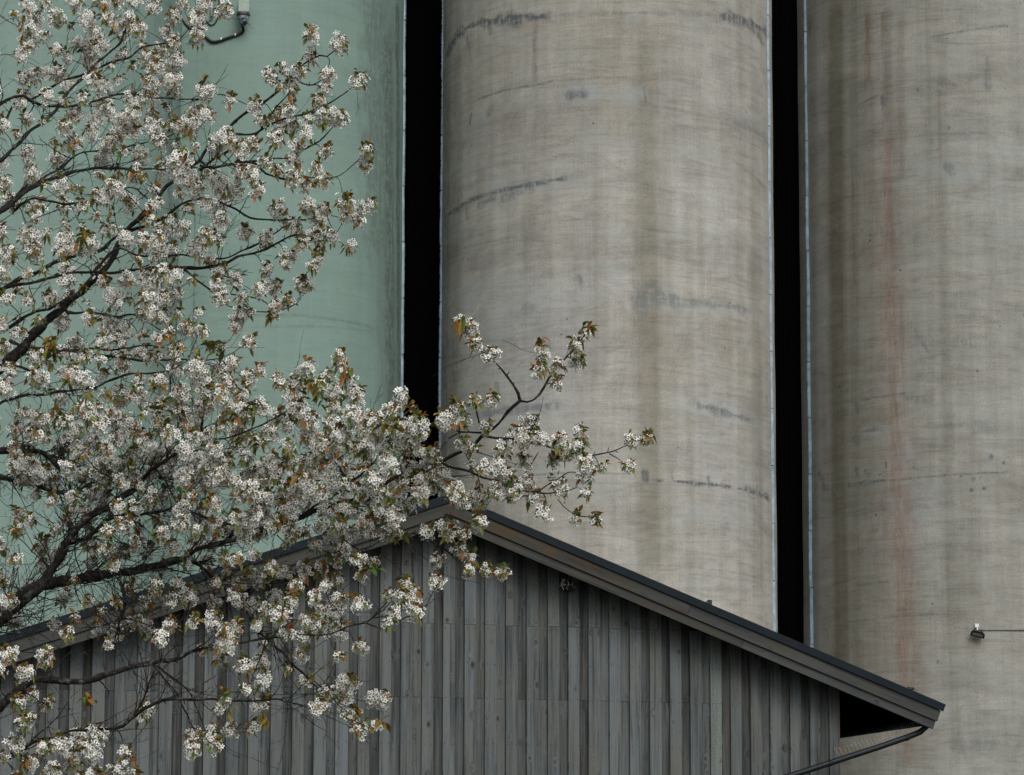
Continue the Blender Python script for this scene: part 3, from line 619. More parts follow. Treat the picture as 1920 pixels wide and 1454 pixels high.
while x < WX:
    xa, xb = x+random.uniform(-.004, .004), x+OW+random.uniform(-.004, .004)
    isl = 0.7 if xa-0.01 < lich < xb+0.01 else 0.0
    right = max(0.0, min(1.0, (x-2.2)/2.0))
    if xb > WX-0.05: xb = WX
    t0 = random.uniform(.50, .98)-0.15*right; dm = random.uniform(0, .25)+0.45*right*random.random()
    zlow = 0.05
    if xa < 3.75 and xb < WX:
        j = ROW1+random.uniform(-.003, .003)
        board(xa, xb, j+0.004, 99, WALL_Y-0.006, 0.034, min(1, t0+random.uniform(-.05, .18)), isl, dm)
        board(xa, xb, zlow, j, WALL_Y-0.006, 0.034, t0, isl, dm)
        nails(xa, xb, j+0.045, WALL_Y-0.008); nails(xa, xb, j-0.045, WALL_Y-0.008)
    else: board(xa, xb, zlow, 99, WALL_Y-0.006, 0.034, t0, isl, dm)
    for zz in (ROW1+0.62, ROW1-0.42, ROW2+0.0, ROW2-0.5): nails(xa, xb, zz, WALL_Y-0.008)
    # inner board
    ia, ib = x+OW-0.018, x+PITCHW+0.018; ti = random.uniform(.12, .62); di = random.uniform(.1, .55)+.3*right
    if ia < WX-0.05:
        if x < 3.0:
            j = ROW2+random.uniform(-.003, .003)
            board(ia, ib, j+0.004, 99, WALL_Y+0.030, 0.018, ti, 0, di); board(ia, ib, zlow, j, WALL_Y+0.030, 0.018, ti+random.uniform(-.1, .2), 0, di)
        else: board(ia, ib, zlow, 99, WALL_Y+0.030, 0.018, ti, 0, di)
        for zz in (ROW1+0.03, ROW2+0.05): nails(ia+0.01, ib-0.01, zz, WALL_Y+0.030)
    x += PITCHW
wall.build('wall', [M['wall_wood'], M['nail']], barn)
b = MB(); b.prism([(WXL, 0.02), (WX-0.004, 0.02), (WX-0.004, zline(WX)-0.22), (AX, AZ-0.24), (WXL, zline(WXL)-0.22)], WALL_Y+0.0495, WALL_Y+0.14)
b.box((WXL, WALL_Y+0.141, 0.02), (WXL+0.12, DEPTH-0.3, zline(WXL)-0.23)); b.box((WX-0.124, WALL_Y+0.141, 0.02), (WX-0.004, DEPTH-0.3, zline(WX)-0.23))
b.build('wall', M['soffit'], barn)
b = MB(); b.box((WX+0.0005, WALL_Y+0.001, 0.05), (WX+0.006, WALL_Y+0.045, zline(WX)-0.25)); b.build('corner_strip', M['rust_paint'], barn)
# gutter along the eave
b = MB(); gx, gz = XE-0.20, AZ-(XE-AX)*SR-0.165
vs = []; fs = []; n = 9
for yy in (0.07, DEPTH):
    for k in range(n):
        g = math.pi*k/(n-1)+math.pi; vs.append((gx+0.06*math.cos(g), yy, gz+0.06*math.sin(g)))
fs = [(k, k+1, n+k+1, n+k) for k in range(n-1)]; b.add(vs, fs); go_ = b.build('gutter', M['pipe'], barn, True)
md = go_.modifiers.new('t', 'SOLIDIFY'); md.thickness = 0.004
# downpipe leading back from the gutter end to the wall
PY = 0.20
def bp(px, py, y=PY): xx, zz = wz(px, py, y); return (xx, y, zz+ZR)
dp = [bp(1738, 1350), bp(1738, 1362), bp(1725, 1373), bp(1660, 1397), bp(1590, 1420), bp(1520, 1443), bp(1460, 1463), bp(1445, 1474), bp(1443, 1510)]
last = dp[-1]; dp.append((last[0], last[1], 0.1))
b = MB(); sp_ = smooth_path(dp, 0.06); b.tube(sp_, 0.034, 14)
for q in (bp(1700, 1383.5), bp(1556, 1431.5)):
    d_ = np.array(bp(1590, 1420))-np.array(bp(1660, 1397)); d_ /= np.linalg.norm(d_); q = np.array(q); b.tube([q-d_*0.02, q+d_*0.02], 0.0365, 14)
dpo = b.build('downpipe', M['pipe'], barn, True)
b = MB()
for k in range(24):
    t = k/23; px = 1735+(1574-1735)*t; py = 1369+(1424-1369)*t-6
    base = Vector(bp(px, py)); L = random.uniform(.085, .125)
    for s_ in (-1, 1):
        d_ = Vector((-0.10-0.32*t+s_*0.06+random.uniform(-.05, .05), s_*0.5, 0.95)).normalized(); b.tube([base, base+d_*L], 0.0014, 4)
bs = b.build('bird_spikes', M['spike'], dpo)
# roof hooks (snow guard brackets) peeping over the verge
for px, py, big in ((1327, 1133, 0), (1702, 1296, 1)):
    x_, z_ = wz(px, py, 0.45); z_ += ZR+0.015; zs = zline(x_); b = MB()
    b.box((x_-0.012, 0.44, zs-0.01), (x_+0.012, 0.46, z_+0.02))
    if big:
        b.tube([(x_-0.10, 0.45, z_+0.0), (x_+0.07, 0.43, z_+0.016)], 0.019, 8); b.box((x_-0.01, 0.42, z_-0.02), (x_+0.05, 0.45, z_+0.03))
        for k in range(3): b.tube([(x_-0.01+k*0.03, 0.43, z_), (x_+k*0.03, 0.43, z_-0.055)], 0.003, 5)
    else:
        b.tube([(x_-0.05, 0.45, z_-0.015), (x_+0.045, 0.44, z_+0.012)], 0.016, 8); b.box((x_+0.0, 0.42, z_-0.03), (x_+0.04, 0.45, z_+0.03)); b.tube([(x_+0.02, 0.44, z_), (x_+0.012, 0.44, z_-0.07)], 0.006, 5)
    b.build('roof_hook', M['rubber'], barn)
# old nest under the verge
nx, nz = wz(1064, 1098, WALL_Y-0.05); nz += ZR
nl = RIDGE+WD*nx+WN*(WALL_Y-0.06); nest = empty('bird_nest', (nl[0], nl[1], nz), A, label='old dark bird nest with pale straw under the right-hand verge of the barn', cat='nest')
b = MB(); prof = []
for i in range(9):
    g = math.pi*i/8; prof.append((max(0.002, 0.062*math.sin(g)*(1.0 if i > 2 else 1.1)), -0.065*math.cos(g)))
b.lathe(prof, 16)
for i in range(len(b.v)):
    x_, y_, z_ = b.v[i]; r = 1+0.14*math.sin(x_*120+z_*90)*math.cos(y_*140); b.v[i] = (x_*r*1.1, y_*r*0.8, z_*r)
b.build('cup', M['nail'], nest, True)
b = MB()
for k in range(20):
    a_ = random.uniform(0, 6.28); c_ = Vector((random.uniform(-.11, -.03), -0.045, random.uniform(-.03, .075))) if k < 12 else Vector((random.uniform(-.02, .09), -0.05, random.uniform(-.02, .07)))
    d_ = Vector((math.cos(a_)*.6-.2, random.uniform(-.3, .1), -abs(math.sin(a_)))).normalized(); b.tube([c_, c_+d_*random.uniform(.02, .055)], random.uniform(.0018, .0045), 4)
so_ = b.build('straw', plain('pale_straw', (0.42, 0.46, 0.44), 0.8), nest); so_['kind'] = 'stuff'

# ------------------------------------------------------------------ cherry tree
TY = 14.0
tree = empty('cherry_tree', (at(-450, 2300, TY)[0], TY, 0), label='white flowering cherry tree with bronze young leaves reaching in from the left', cat='tree')
TO = np.array(tree.location)
# main limbs traced as (photo x, photo y, half-thickness in photo px), with the distance at start and end
LIMBS = [
 ((13.9, 14.9), [(-390,1350,40),(-300,1050,22),(-200,700,12),(-80,400,8),(28,275,5.5),(91,220,5),(130,172,4.4),(157,143,4),(193,110,3.4),(226,77,2.6),(238,50,1.8),(243,25,1.2)]),
 ((14.9, 15.1), [(-80,430,6),(28,192,3),(52,188,4),(80,175,3.6),(112,155,3.6),(157,138,3),(200,122,2.6),(240,108,2.6),(268,87,2.4),(310,84,1.8),(335,74,1.5),(352,56,1.2),(364,48,1)]),
 ((14.5, 14.9), [(-60,240,5),(28,182,4.5),(60,190,4.2),(95,200,3.6),(130,201,3.4),(165,192,3.2),(200,182,3),(245,176,2.6),(290,183,2),(330,186,1.9),(370,186,1.8),(405,178,1.5),(432,184,1.2),(462,196,1)]),
 ((13.9, 14.5), [(-300,1050,20),(-160,600,13),(-40,440,10),(28,375,8),(60,352,7),(95,337,6),(125,325,5.5),(170,318,4.5),(215,315,4),(255,318,3),(290,318,2),(320,316,1.4)]),
 ((14.3, 14.6), [(28,372,5),(45,352,4),(80,335,4),(120,310,3),(150,288,2),(190,284,2),(240,276,1.8),(285,265,1.5),(330,250,1)]),
 ((14.2, 13.6), [(28,395,4),(60,372,3),(110,382,3),(150,380,2.6),(190,372,2),(240,352,2),(280,375,1.6)]),
 ((13.9, 13.2), [(-390,1350,44),(-300,1060,30),(-120,800,20),(27,668,16),(63,628,14),(85,605,13),(110,582,12),(130,562,11),(154,549,10.5),(175,525,10),(193,507,9.5),(207,488,9),(217,472,8),(228,447,7.8),(248,422,7),(270,400,6.5),(290,380,6),(305,360,5),(325,341,4.5),(350,322,4),(375,297,4),(400,268,4.5),(425,243,4.2),(445,222,4.5),(465,210,4.5),(495,193,4),(520,172,4),(535,160,3),(548,140,2.5),(572,120,2),(583,112,1.5),(600,104,1.8),(614,106,1.6),(628,95,1.2)]),
 ((13.8, 13.4), [(-80,610,8),(28,528,6),(60,514,6),(110,491,5.5),(150,478,5),(193,466,5),(215,448,5),(237,438,5),(265,425,4.5),(303,411,4.5),(330,392,4),(352,378,3.4),(372,372,3),(400,376,2.6),(440,392,2.4),(480,410,2.6),(520,414,2),(560,412,1.6),(600,405,1.2)]),
 ((13.8, 13.3), [(-60,560,6),(28,536,5),(75,526,4.5),(120,516,3.6),(170,509,3.6),(215,512,4),(262,506,5.5),(300,502,5),(345,504,5),(400,499,5),(430,492,4),(445,484,4),(475,474,3.2),(500,465,3),(520,455,2.6),(548,445,2.6),(575,441,2),(600,452,1.6),(622,446,1.2)]),
 ((13.6, 13.5), [(170,515,4),(215,470,3),(260,478,2.4),(300,481,2),(340,480,2),(390,484,2),(430,482,2),(470,463,2.6),(500,448,2),(530,428,1.5),(548,420,1)]),
 ((13.7, 13.4), [(-40,650,7),(28,607,5.5),(50,592,4.5),(80,582,4),(100,575,4),(125,560,3.4)]),
 ((13.5, 13.1), [(125,585,5),(150,588,3),(180,588,2.6),(215,592,2.4),(250,592,2),(275,604,1.8),(300,618,1.5),(325,628,1)]),
 ((13.7, 13.3), [(20,640,6),(50,652,4),(90,656,3),(130,657,2.2),(170,655,2),(220,655,2),(260,650,1.6),(290,649,1.4),(325,655,1.2)]),
 ((13.6, 13.3), [(-30,690,6),(28,688,4.5),(65,692,3.5),(110,660,2.4),(150,662,3.4),(185,666,3.6),(215,670,3),(250,674,3),(300,675,2.5),(345,676,2),(375,676,1.6),(410,673,1.2)]),
 ((13.4, 12.9), [(-60,780,8),(28,746,4.5),(70,741,4.5),(110,734,4),(140,733,3.6),(175,727,3),(205,713,3.2),(240,704,3),(275,700,2.4),(305,697,2),(330,690,1.4)]),
 ((13.6, 12.6), [(-400,1500,46),(-230,1330,34),(-60,1200,26),(27,1138,20),(50,1110,18),(77,1100,17),(105,1093,16),(138,1086,15),(170,1082,14),(193,1078,13),(248,1070,12),(285,1063,11),(316,1056,10.5),(347,1045,9),(370,1030,6),(405,1022,7),(441,1012,8),(482,995,8),(524,984,8),(565,968,7.6),(592,957,7),(634,946,7),(667,935,6.5),(700,918,6),(740,898,6),(779,888,6),(805,876,6),(834,863,5),(855,852,5.4),(878,841,5),(893,830,4.4),(904,818,4.6),(925,804,4),(940,789,4),(952,772,4.4),(962,762,4.4),(975,752,4.5)]),
 ((12.6, 12.5), [(975,752,4.5),(972,738,4),(962,722,3.4),(950,706,2.8),(938,692,2.2),(928,680,1.8),(918,668,1.4)]),
 ((12.6, 12.5), [(975,752,4),(988,754,3.2),(1000,750,3.2),(1012,738,3),(1022,722,2.6),(1032,708,2.6),(1042,694,2.2),(1056,676,1.8),(1070,660,1.6),(1085,643,1.2)]),
 ((13.3, 13.0), [(40,1130,15),(77,1098,14),(96,1068,13),(110,1050,12),(120,1028,11),(128,1010,11),(150,987,10.5),(170,968,10),(193,956,9),(212,945,9),(228,930,8.5),(248,922,8),(268,902,6),(289,876,5),(310,862,4.4),(330,850,4),(350,835,3.4),(368,817,3),(378,806,3),(380,780,2.4),(382,750,2),(380,722,1.6),(379,700,1.2)]),
 ((13.0, 12.9), [(378,806,2.8),(390,818,2.4),(410,824,2.4),(440,816,2),(470,808,2),(500,792,1.8),(525,778,1.4),(545,765,1)]),
 ((13.3, 12.8), [(125,1020,8),(160,1010,6),(185,990,6),(210,970,6),(240,965,5),(290,963,4),(330,950,3),(360,960,3),(400,978,3),(440,985,2)]),
 ((13.4, 13.6), [(133,1000,7),(131,970,6),(133,940,5),(128,910,4),(124,880,3),(110,850,2.4)]),
 ((13.5, 13.5), [(-60,840,12),(28,848,9),(60,845,8),(85,850,7),(100,865,7),(112,880,6),(128,900,4)]),
 ((13.5, 13.2), [(-60,880,10),(28,902,7),(60,908,6),(90,920,6),(130,925,5),(180,905,4),(230,905,3),(280,895,2.5),(330,900,2)]),
 ((13.0, 12.7), [(566,968,5),(590,950,4),(612,937,4),(630,925,4),(642,918,4.5),(655,905,3),(675,893,2.4),(690,878,2),(704,864,1.4)]),
 ((12.8, 12.9), [(642,918,4),(650,905,3),(645,890,2.6),(636,876,2),(624,862,1.4)]),
 ((12.8, 12.8), [(642,918,4),(660,925,3.6),(672,940,3),(690,948,2.6),(720,955,2),(745,965,1.2)]),
 ((13.2, 13.0), [(430,1010,5),(445,985,3),(470,960,2.6),(500,935,2.4),(530,915,2),(570,905,1.6),(610,900,1.2)]),
 ((13.3, 13.1), [(345,1046,6),(372,1060,4),(395,1080,3.4),(430,1110,3),(455,1140,3),(470,1165,3.4),(485,1188,3.4),(500,1195,3),(530,1225,3),(546,1245,2.6),(565,1262,2.6),(594,1286,2),(610,1298,1.2)]),
 ((13.2, 13.0), [(225,1072,5),(228,1100,4),(232,1130,3),(225,1170,2.4),(215,1200,1.6)]),
 ((12.9, 12.5), [(-400,1640,30),(-200,1480,22),(-60,1370,17),(31,1300,14),(48,1284,12),(68,1276,11),(100,1276,10),(136,1278,10),(170,1274,9.5),(204,1266,9),(238,1253,8),(265,1245,7.5),(289,1241,7),(312,1241,7),(326,1239,6),(345,1230,5.5),(363,1221,4.5),(391,1211,3.4),(430,1208,3),(459,1206,2.6),(490,1198,3),(510,1194,2.6),(550,1190,2),(580,1192,1.8),(611,1190,1.6),(650,1176,2),(685,1168,2),(705,1152,2),(725,1130,1.5),(735,1115,1)]),
 ((12.5, 12.5), [(685,1168,2),(710,1176,1.6),(735,1172,1.4),(760,1160,1.4),(790,1145,1.4),(812,1108,1.2),(826,1090,1)]),
 ((12.8, 12.5), [(-60,1450,9),(31,1415,7),(50,1400,6.5),(68,1391,5.5),(90,1384,4),(130,1372,3.5),(170,1370,4),(217,1364,5),(238,1354,4.5),(260,1330,3),(275,1300,2.2),(282,1270,1.8),(300,1240,1.6)]),
 ((12.7, 12.5), [(230,1362,4.5),(255,1340,5),(285,1325,5),(305,1312,5),(330,1310,4),(370,1313,3),(410,1313,2.6),(450,1314,2.2),(490,1313,2.2),(530,1314,2),(560,1320,1.6),(590,1330,1)]),
 ((13.0, 12.9), [(282,1240,3),(300,1262,2.4),(330,1300,2),(345,1330,1.8),(360,1360,1.4)]),
 ((12.9, 12.8), [(290,1243,3),(310,1262,2.4),(340,1282,2.2),(355,1300,1.8),(370,1330,1.4),(385,1370,1.2)]),
 ((12.7, 12.7), [(904,818,3),(930,821,2.8),(958,823,2.8),(985,828,2.8),(1010,834,2.6),(1035,840,2.4),(1060,847,2.2),(1085,853,2),(1112,855,1.8),(1140,851,1.8),(1155,845,1.8),(1168,838,1.2),(1190,830,1)]),
 ((12.7, 12.7), [(1142,851,1.4),(1155,858,1.2),(1170,868,1)]),
 ((12.6, 12.5), [(903,810,2.4),(898,790,2),(895,770,2),(894,762,1.8),(905,755,1.2),(918,748,1)]),
 ((12.6, 12.6), [(903,812,2.4),(880,811,2),(862,812,2),(845,822,1.8),(830,835,1.5),(824,850,1.2)]),
 ((12.7, 12.7), [(828,868,4),(850,878,3.6),(880,886,3.2),(905,897,3),(935,902,2.4),(960,914,2.2),(990,924,2),(1010,922,2),(1025,911,1.8),(1045,898,1.6),(1065,886,1.2)]),
 ((12.7, 12.6), [(1005,924,1.6),(1030,926,1.6),(1055,924,1.2),(1080,915,1),(1088,902,.9),(1096,896,.8)]),
 ((12.7, 12.7), [(1046,936,1.2),(1056,950,1.1),(1072,962,1.1),(1090,968,1.1),(1110,970,1)]),
 ((12.9, 12.8), [(970,912,1.6),(985,890,1.5),(1000,865,1.4),(1010,848,1)]),
 ((12.9, 12.8), [(740,1012,2),(775,1000,2.2),(800,1010,2),(826,1028,2.4),(845,1040,2.4),(862,1052,2),(880,1060,1.4),(905,1072,1.2),(930,1074,1)]),
 ((12.9, 12.9), [(765,1000,1.4),(768,1025,1.6),(772,1048,2.4),(773,1070,2),(776,1100,1.4)]),
 ((13.2, 13.1), [(640,1008,2),(672,1030,1.8),(690,1045,1.6),(698,1056,1)]),
 ((13.4, 13.1), [(505,300,2.4),(440,306,2.6),(420,312,3),(395,316,3),(375,300,3)][::-1]+[(545,296,1.6)]),
 ((13.2, 13.0), [(375,312,4),(405,313,3.6),(450,306,3),(480,308,3),(500,325,2.8),(520,332,2.8),(545,338,2.2),(590,332,1.8),(610,334,1.4),(640,328,1.2),(660,312,1.2),(677,296,1)]),
 ((13.3, 13.2), [(395,285,3.4),(430,255,3),(480,250,2.6),(500,236,2.4),(540,222,2.4),(575,212,2.4),(592,205,2.4),(615,196,2),(640,180,1.6),(660,165,1)]),
 ((13.3, 13.2), [(545,292,1.6),(570,282,2),(590,270,2),(610,255,1.8),(627,235,1.2)]),
 ((13.3, 13.2), [(375,320,3),(400,300,3),(430,285,3),(460,266,2.4),(490,242,2.2),(510,215,1.8),(528,192,1.8),(545,170,1.4)]),
 ((13.4, 13.4), [(550,150,1.8),(570,158,1.6),(590,158,1.5),(603,150,1.3),(612,142,1)]),
 ((13.5, 13.3), [(440,525,1),(414,512,1.5),(400,500,2)][::-1]),
 ((13.5, 13.4), [(345,505,3),(370,525,2.4),(395,545,2),(430,552,2),(470,556,2),(500,570,1.6),(520,582,1.4),(545,576,1.2),(565,560,1)]),
 ((13.5, 13.4), [(400,540,1.6),(430,575,1.6),(460,582,1.6),(495,585,1.6),(520,582,1.2),(550,568,1),(571,552,1)]),
]
CL = """66,38,17 107,36,19 50,60,20 55,80,24 41,102,16 85,71,12 107,96,12 127,107,15 162,38,20 179,66,20 190,85,17 165,97,18 148,82,13 204,38,18 239,42,21 226,60,18 259,55,16 173,118,14 325,34,14 371,38,20 371,72,18 314,63,17 322,80,12 300,94,13 278,113,20 292,127,17 330,113,19 231,102,12 278,157,18 286,176,19 322,154,22 327,176,10 385,172,18,26 60,148,16 41,146,11 107,138,19 85,140,12 38,190,16 48,176,12 88,184,14 126,162,13 173,150,12 154,184,12 193,162,17 195,187,16 242,187,12 50,226,13 138,217,17 121,237,15 198,209,20 176,223,16 231,228,15 250,215,17 248,242,18 286,220,15 292,242,16 264,193,14 352,240,28 325,234,14 366,206,12 388,217,14 138,270,19 204,272,20 170,248,14 220,253,15 52,292,15 110,303,17 60,330,15 193,300,20 264,292,20 300,267,14 336,308,28 350,330,22 305,319,16 259,330,20 115,347,15 215,352,22 242,382,18 66,385,20 118,385,16 154,390,14 292,355,11 369,358,17 390,325,14 390,380,16 187,371,16 292,386,14
584,66,15,18 637,83,16,19 583,109,13 561,133,15 533,132,11 507,144,16 544,158,12 524,162,7 550,175,8 613,140,13 672,154,15,18 610,168,13 599,191,16,12 433,190,13 478,197,15 518,220,17 537,206,14 492,228,11 584,225,11 609,223,15 634,223,18 549,237,16 573,256,14 520,250,12 518,264,15 554,275,12 425,259,21 405,275,15 447,281,16 474,272,14 550,300,20,14 610,287,14 499,303,13 447,319,15 521,319,11 469,327,16 551,330,18,14 549,347,11 572,349,11 593,316,12 604,341,16 688,283,13 685,311,10 414,349,21 441,360,15 483,358,15 411,385,18 521,390,15 576,388,17 648,381,19,20 690,388,15 609,393,12
66,408,11 55,444,22 66,474,20 124,452,22 162,460,22 118,474,14 201,430,15 237,452,18 270,455,16 305,436,23 297,452,16 341,433,18 322,414,14 371,466,20 388,444,15 322,471,16 297,480,17 124,510,18 127,532,14 52,513,11 96,560,18 55,565,11 129,560,14 193,529,13 237,524,18 278,529,22 303,516,15 330,518,16 215,560,22 275,565,20 333,557,15 303,562,14 168,598,13 300,593,16 270,590,14 206,609,23 237,620,15 190,642,12 220,637,12 116,604,17 36,628,12 58,648,11 140,642,14 124,661,16 316,628,11 297,634,10 347,620,13 374,623,12 66,672,14 69,711,21 129,700,24 154,711,18 160,672,15 228,670,18 264,664,14 286,670,13 327,661,18 330,692,15 371,694,24 228,686,15 190,705,13 259,716,12 297,719,20 336,741,24 385,727,20 226,744,23 259,744,14 115,747,15 176,777,25 149,771,16 215,782,22 72,790,20 44,777,13 297,766,20 336,777,22 382,766,20 124,793,14 162,733,12
414,416,17 408,449,12 463,436,14 499,449,18 554,425,15 592,408,18 532,411,12 648,405,12 671,412,12 590,441,14 620,444,12 565,458,13 538,482,17 535,498,10 597,474,12 588,496,13 653,463,12,11 499,506,12 414,510,14 441,524,15 408,532,14 485,546,13,18 516,540,14 570,537,17 414,560,15 452,560,9 514,576,14 513,590,11 540,566,11 452,587,13 444,606,16 467,587,8 466,645,13,15 419,653,10 436,681,11 636,675,12,20 414,697,20 488,692,11 463,711,18 527,716,13 576,697,17 554,719,15 645,711,15 612,705,11 425,725,18 455,738,14 551,741,20 592,722,15 625,741,18 664,741,18 628,766,14 752,747,14 730,774,20,13 774,769,6 782,795,13 661,782,23 557,769,20 579,788,20 518,780,14 455,780,23 428,766,16 491,763,15 414,744,18
789,797,14,20 837,790,19,22 861,763,13 892,754,10 920,749,12 872,789,12 913,801,12 867,832,12 885,844,8 992,794,17 982,815,14 958,818,10 947,846,17 985,835,12 1016,825,14 1051,832,17 1088,815,14 1085,835,14 1061,852,10 1040,864,12 982,864,13 1181,832,11 1212,820,14,11 1178,875,12 1095,873,19 1126,876,9 1051,914,14 1033,900,8 1099,895,13 1100,928,10 1018,961,14 1080,973,10 1116,973,12 879,618,20,17 865,605,9 892,649,13 922,668,15 1016,660,13,17 1018,677,11 1011,698,10 1088,636,13 1078,649,11 1105,620,7 1082,680,13 1047,687,12 1042,718,12 899,978,14 839,987,18 841,1004,10 870,1000,10 803,997,13 937,880,18 906,880,12 951,900,16 824,894,26 806,870,16 813,907,18 855,925,20 896,935,19 930,921,17 965,918,15 989,911,16 996,931,13 954,935,11 868,942,14 885,876,8
698,1058,12 822,1052,14 821,1092,14 861,1031,12 878,1048,16 878,1069,12 911,1072,10 941,1074,15,11 750,1113,14 770,1120,22 780,1150,14 743,1150,14 726,1170,9 726,1118,9 760,1096,12 634,1130,18 671,1130,16 634,1181,18 610,1150,20 634,1086,13 644,1031,15 675,1215,15,11 637,1232,9 651,1279,18 641,1306,22 614,1300,16 702,1313,14 722,1313,13 661,1340,14 675,1368,13,15 702,1361,10
88,1235,18,16 204,1210,9 126,1191,12 48,1259,15 41,1276,12 61,1303,10 34,1317,10 88,1320,11 48,1350,15 82,1405,15 115,1398,18 153,1381,20 183,1378,18 170,1408,18 238,1420,13 275,1334,14,15 258,1344,8 363,1381,16 363,1405,14 401,1395,15 397,1371,10 431,1368,15,12 472,1364,12 421,1310,10 413,1330,9 459,1295,10 489,1320,13 491,1281,14 540,1255,9 571,1279,12 564,1228,15 571,1198,13 598,1327,15 455,1249,18 489,1242,16 425,1205,20 414,1235,12 438,1177,17 404,1164,17 272,1177,18 251,1164,14 299,1198,14 217,1184,13 323,1174,14 353,1120,18 475,1137,20 530,1157,18 537,1188,12 577,1164,15 445,1123,18
95,648,9 100,1170,10 180,1185,9 700,900,20 735,1000,16 690,985,18 660,1000,16 760,950,18 735,965,18 700,960,18 770,880,16 760,840,20 790,850,12 735,800,18 700,790,18 780,820,12 815,850,10"""
clumps = []
for tok in CL.split():
    q = [float(v_) for v_ in tok.split(',')]; clumps.append((q[0], q[1], q[2], q[3] if len(q) > 3 else q[2]*random.uniform(.85, 1.15)))
# dense masses: polygons in the photo filled at a minimum spacing
def inpoly(x, y, P):
    r = False
    for i in range(len(P)):
        (x1, y1), (x2, y2) = P[i], P[i-1]
        if (y1 > y) != (y2 > y) and x < (x2-x1)*(y-y1)/(y2-y1)+x1: r = not r
    return r
FILL = [([(28,800),(640,790),(800,800),(815,880),(760,1000),(560,1010),(400,1000),(400,900),(28,905)], 24, (12, 21), .95),
        ([(640,790),(740,790),(800,860),(790,940),(640,960)], 24, (14, 20), .9),
        ([(400,880),(640,880),(700,1000),(640,1040),(560,1000),(440,1000)], 27, (12, 19), .8),
        ([(28,905),(400,900),(420,1010),(330,1060),(28,1060)], 28, (9, 15), .8),
        ([(380,1040),(640,1010),(690,1060),(640,1190),(560,1180),(400,1180)], 27, (9, 15), .85),
        ([(60,1130),(380,1080),(400,1180),(150,1200)], 33, (8, 14), .8),
        ([(28,1060),(330,1060),(380,1080),(60,1130)], 36, (7, 13), .6), ([(300,1180),(600,1180),(560,1290),(400,1260)], 36, (8, 14), .6),
        ([(-40,20),(28,20),(28,1430),(-40,1430)], 36, (12, 20), .7),
        ([(28,0),(420,0),(420,26),(28,26)], 30, (12, 20), .8),
        ([(28,28),(330,28),(390,400),(28,400)], 29, (4.5, 8.5), .42),
        ([(28,400),(400,400),(400,790),(28,790)], 28, (5, 10), .50),
        ([(28,1425),(260,1425),(260,1470),(28,1470)], 32, (12, 18), .7)]
for poly, sp, (r0_, r1_), prob in FILL:
    xs = [q[0] for q in poly]; ys = [q[1] for q in poly]; tries = int((max(xs)-min(xs))*(max(ys)-min(ys))/(sp*sp)*9)
    for _ in range(tries):
        x_, y_ = random.uniform(min(xs), max(xs)), random.uniform(min(ys), max(ys))
        if not inpoly(x_, y_, poly): continue
        if all((c_[0]-x_)**2+(c_[1]-y_)**2 > sp*sp for c_ in clumps) and random.random() < prob:
            r_ = random.uniform(r0_, r1_); clumps.append((x_, y_, r_, r_*random.uniform(.8, 1.2)))
# limbs in 3D
nodeP, nodeR, nodeD, nodeL = [], [], [], []; px2 = []
def add_nodes(P, Rr, L0=0.0, base=0.0):
    for i in range(0, len(P), 1):
        d_ = P[min(i+1, len(P)-1)]-P[max(i-1, 0)]; d_ = d_/(np.linalg.norm(d_)+1e-9)
        nodeP.append(P[i]); nodeR.append(Rr[i]); nodeD.append(d_); nodeL.append(L0)
def noisy(P, amp, freq=9.0):
    ph = rng.uniform(0, 6.28, 6); out = []; s_ = 0
    for i, p_ in enumerate(P):
        if i: s_ += np.linalg.norm(P[i]-P[i-1])
        k = min(1, i/3, (len(P)-1-i)/3)
        out.append(p_+amp*k*np.array([math.sin(s_*freq*2+ph[0])+.6*math.sin(s_*freq*5.3+ph[1]), math.sin(s_*freq*1.7+ph[2]), math.sin(s_*freq*2.3+ph[3])+.6*math.sin(s_*freq*4.7+ph[4])]))
    return out
for (ya, yb), pts in LIMBS:
    n = len(pts); P = []; 
    for i, (x_, y_, r_) in enumerate(pts):
        Y = ya+(yb-ya)*i/(n-1); P.append(np.array([*at(x_, y_, Y), (r_*.66 if r_ > 3 else r_*.80)*Y/F]))
    sm = smooth_path(P, 0.025); Q = [q[:3] for q in sm]; Rr = [max(0.0012, q[3]) for q in sm]
    Q = noisy(Q, 0.0035); 
    Rr = [r_*(1+0.13*math.sin(i*0.9+n)+0.10*math.sin(i*2.3)+0.06*random.uniform(-1, 1)) for i, r_ in enumerate(Rr)]
    big = max(p_[2] for p_ in pts if p_[0] > 0) > 7
    b = MB(); b.tube([q-TO for q in Q], Rr, 12 if big else 7)
    # knobbly spurs and stubs
    for i in range(2, len(Q)-2):
        if random.random() < 0.30:
            t_ = Q[i+1]-Q[i]; t_ = t_/np.linalg.norm(t_); d_ = rng.normal(size=3); d_ -= t_*(d_@t_); d_ = d_/np.linalg.norm(d_)+t_*0.5
            L = random.uniform(.008, .022); b.tube([Q[i]-TO, Q[i]+d_*(Rr[i]+L)-TO], [min(Rr[i]*.6, .004), .0018], 5)
    b.build('limb', M['bark'], tree, True)
    vis = [i for i in range(len(Q)) if Q[i][0] > at(-90, 700, 14)[0]]
    add_nodes([Q[i] for i in vis], [Rr[i] for i in vis])
# trunk
tr = [np.array([*at(-450, 2300, TY), 0.24]), np.array([*at(-440, 1950, TY), 0.20]), np.array([*at(-415, 1650, TY), 0.18]), np.array([*at(-400, 1500, 13.8), 0.15]), np.array([*at(-390, 1350, 13.9), 0.12])]
tr[0][2] = -0.05
sm = smooth_path(tr, 0.08); b = MB(); b.tube([q[:3]-TO for q in sm], [q[3] for q in sm], 18); b.build('trunk', M['bark'], tree, True)

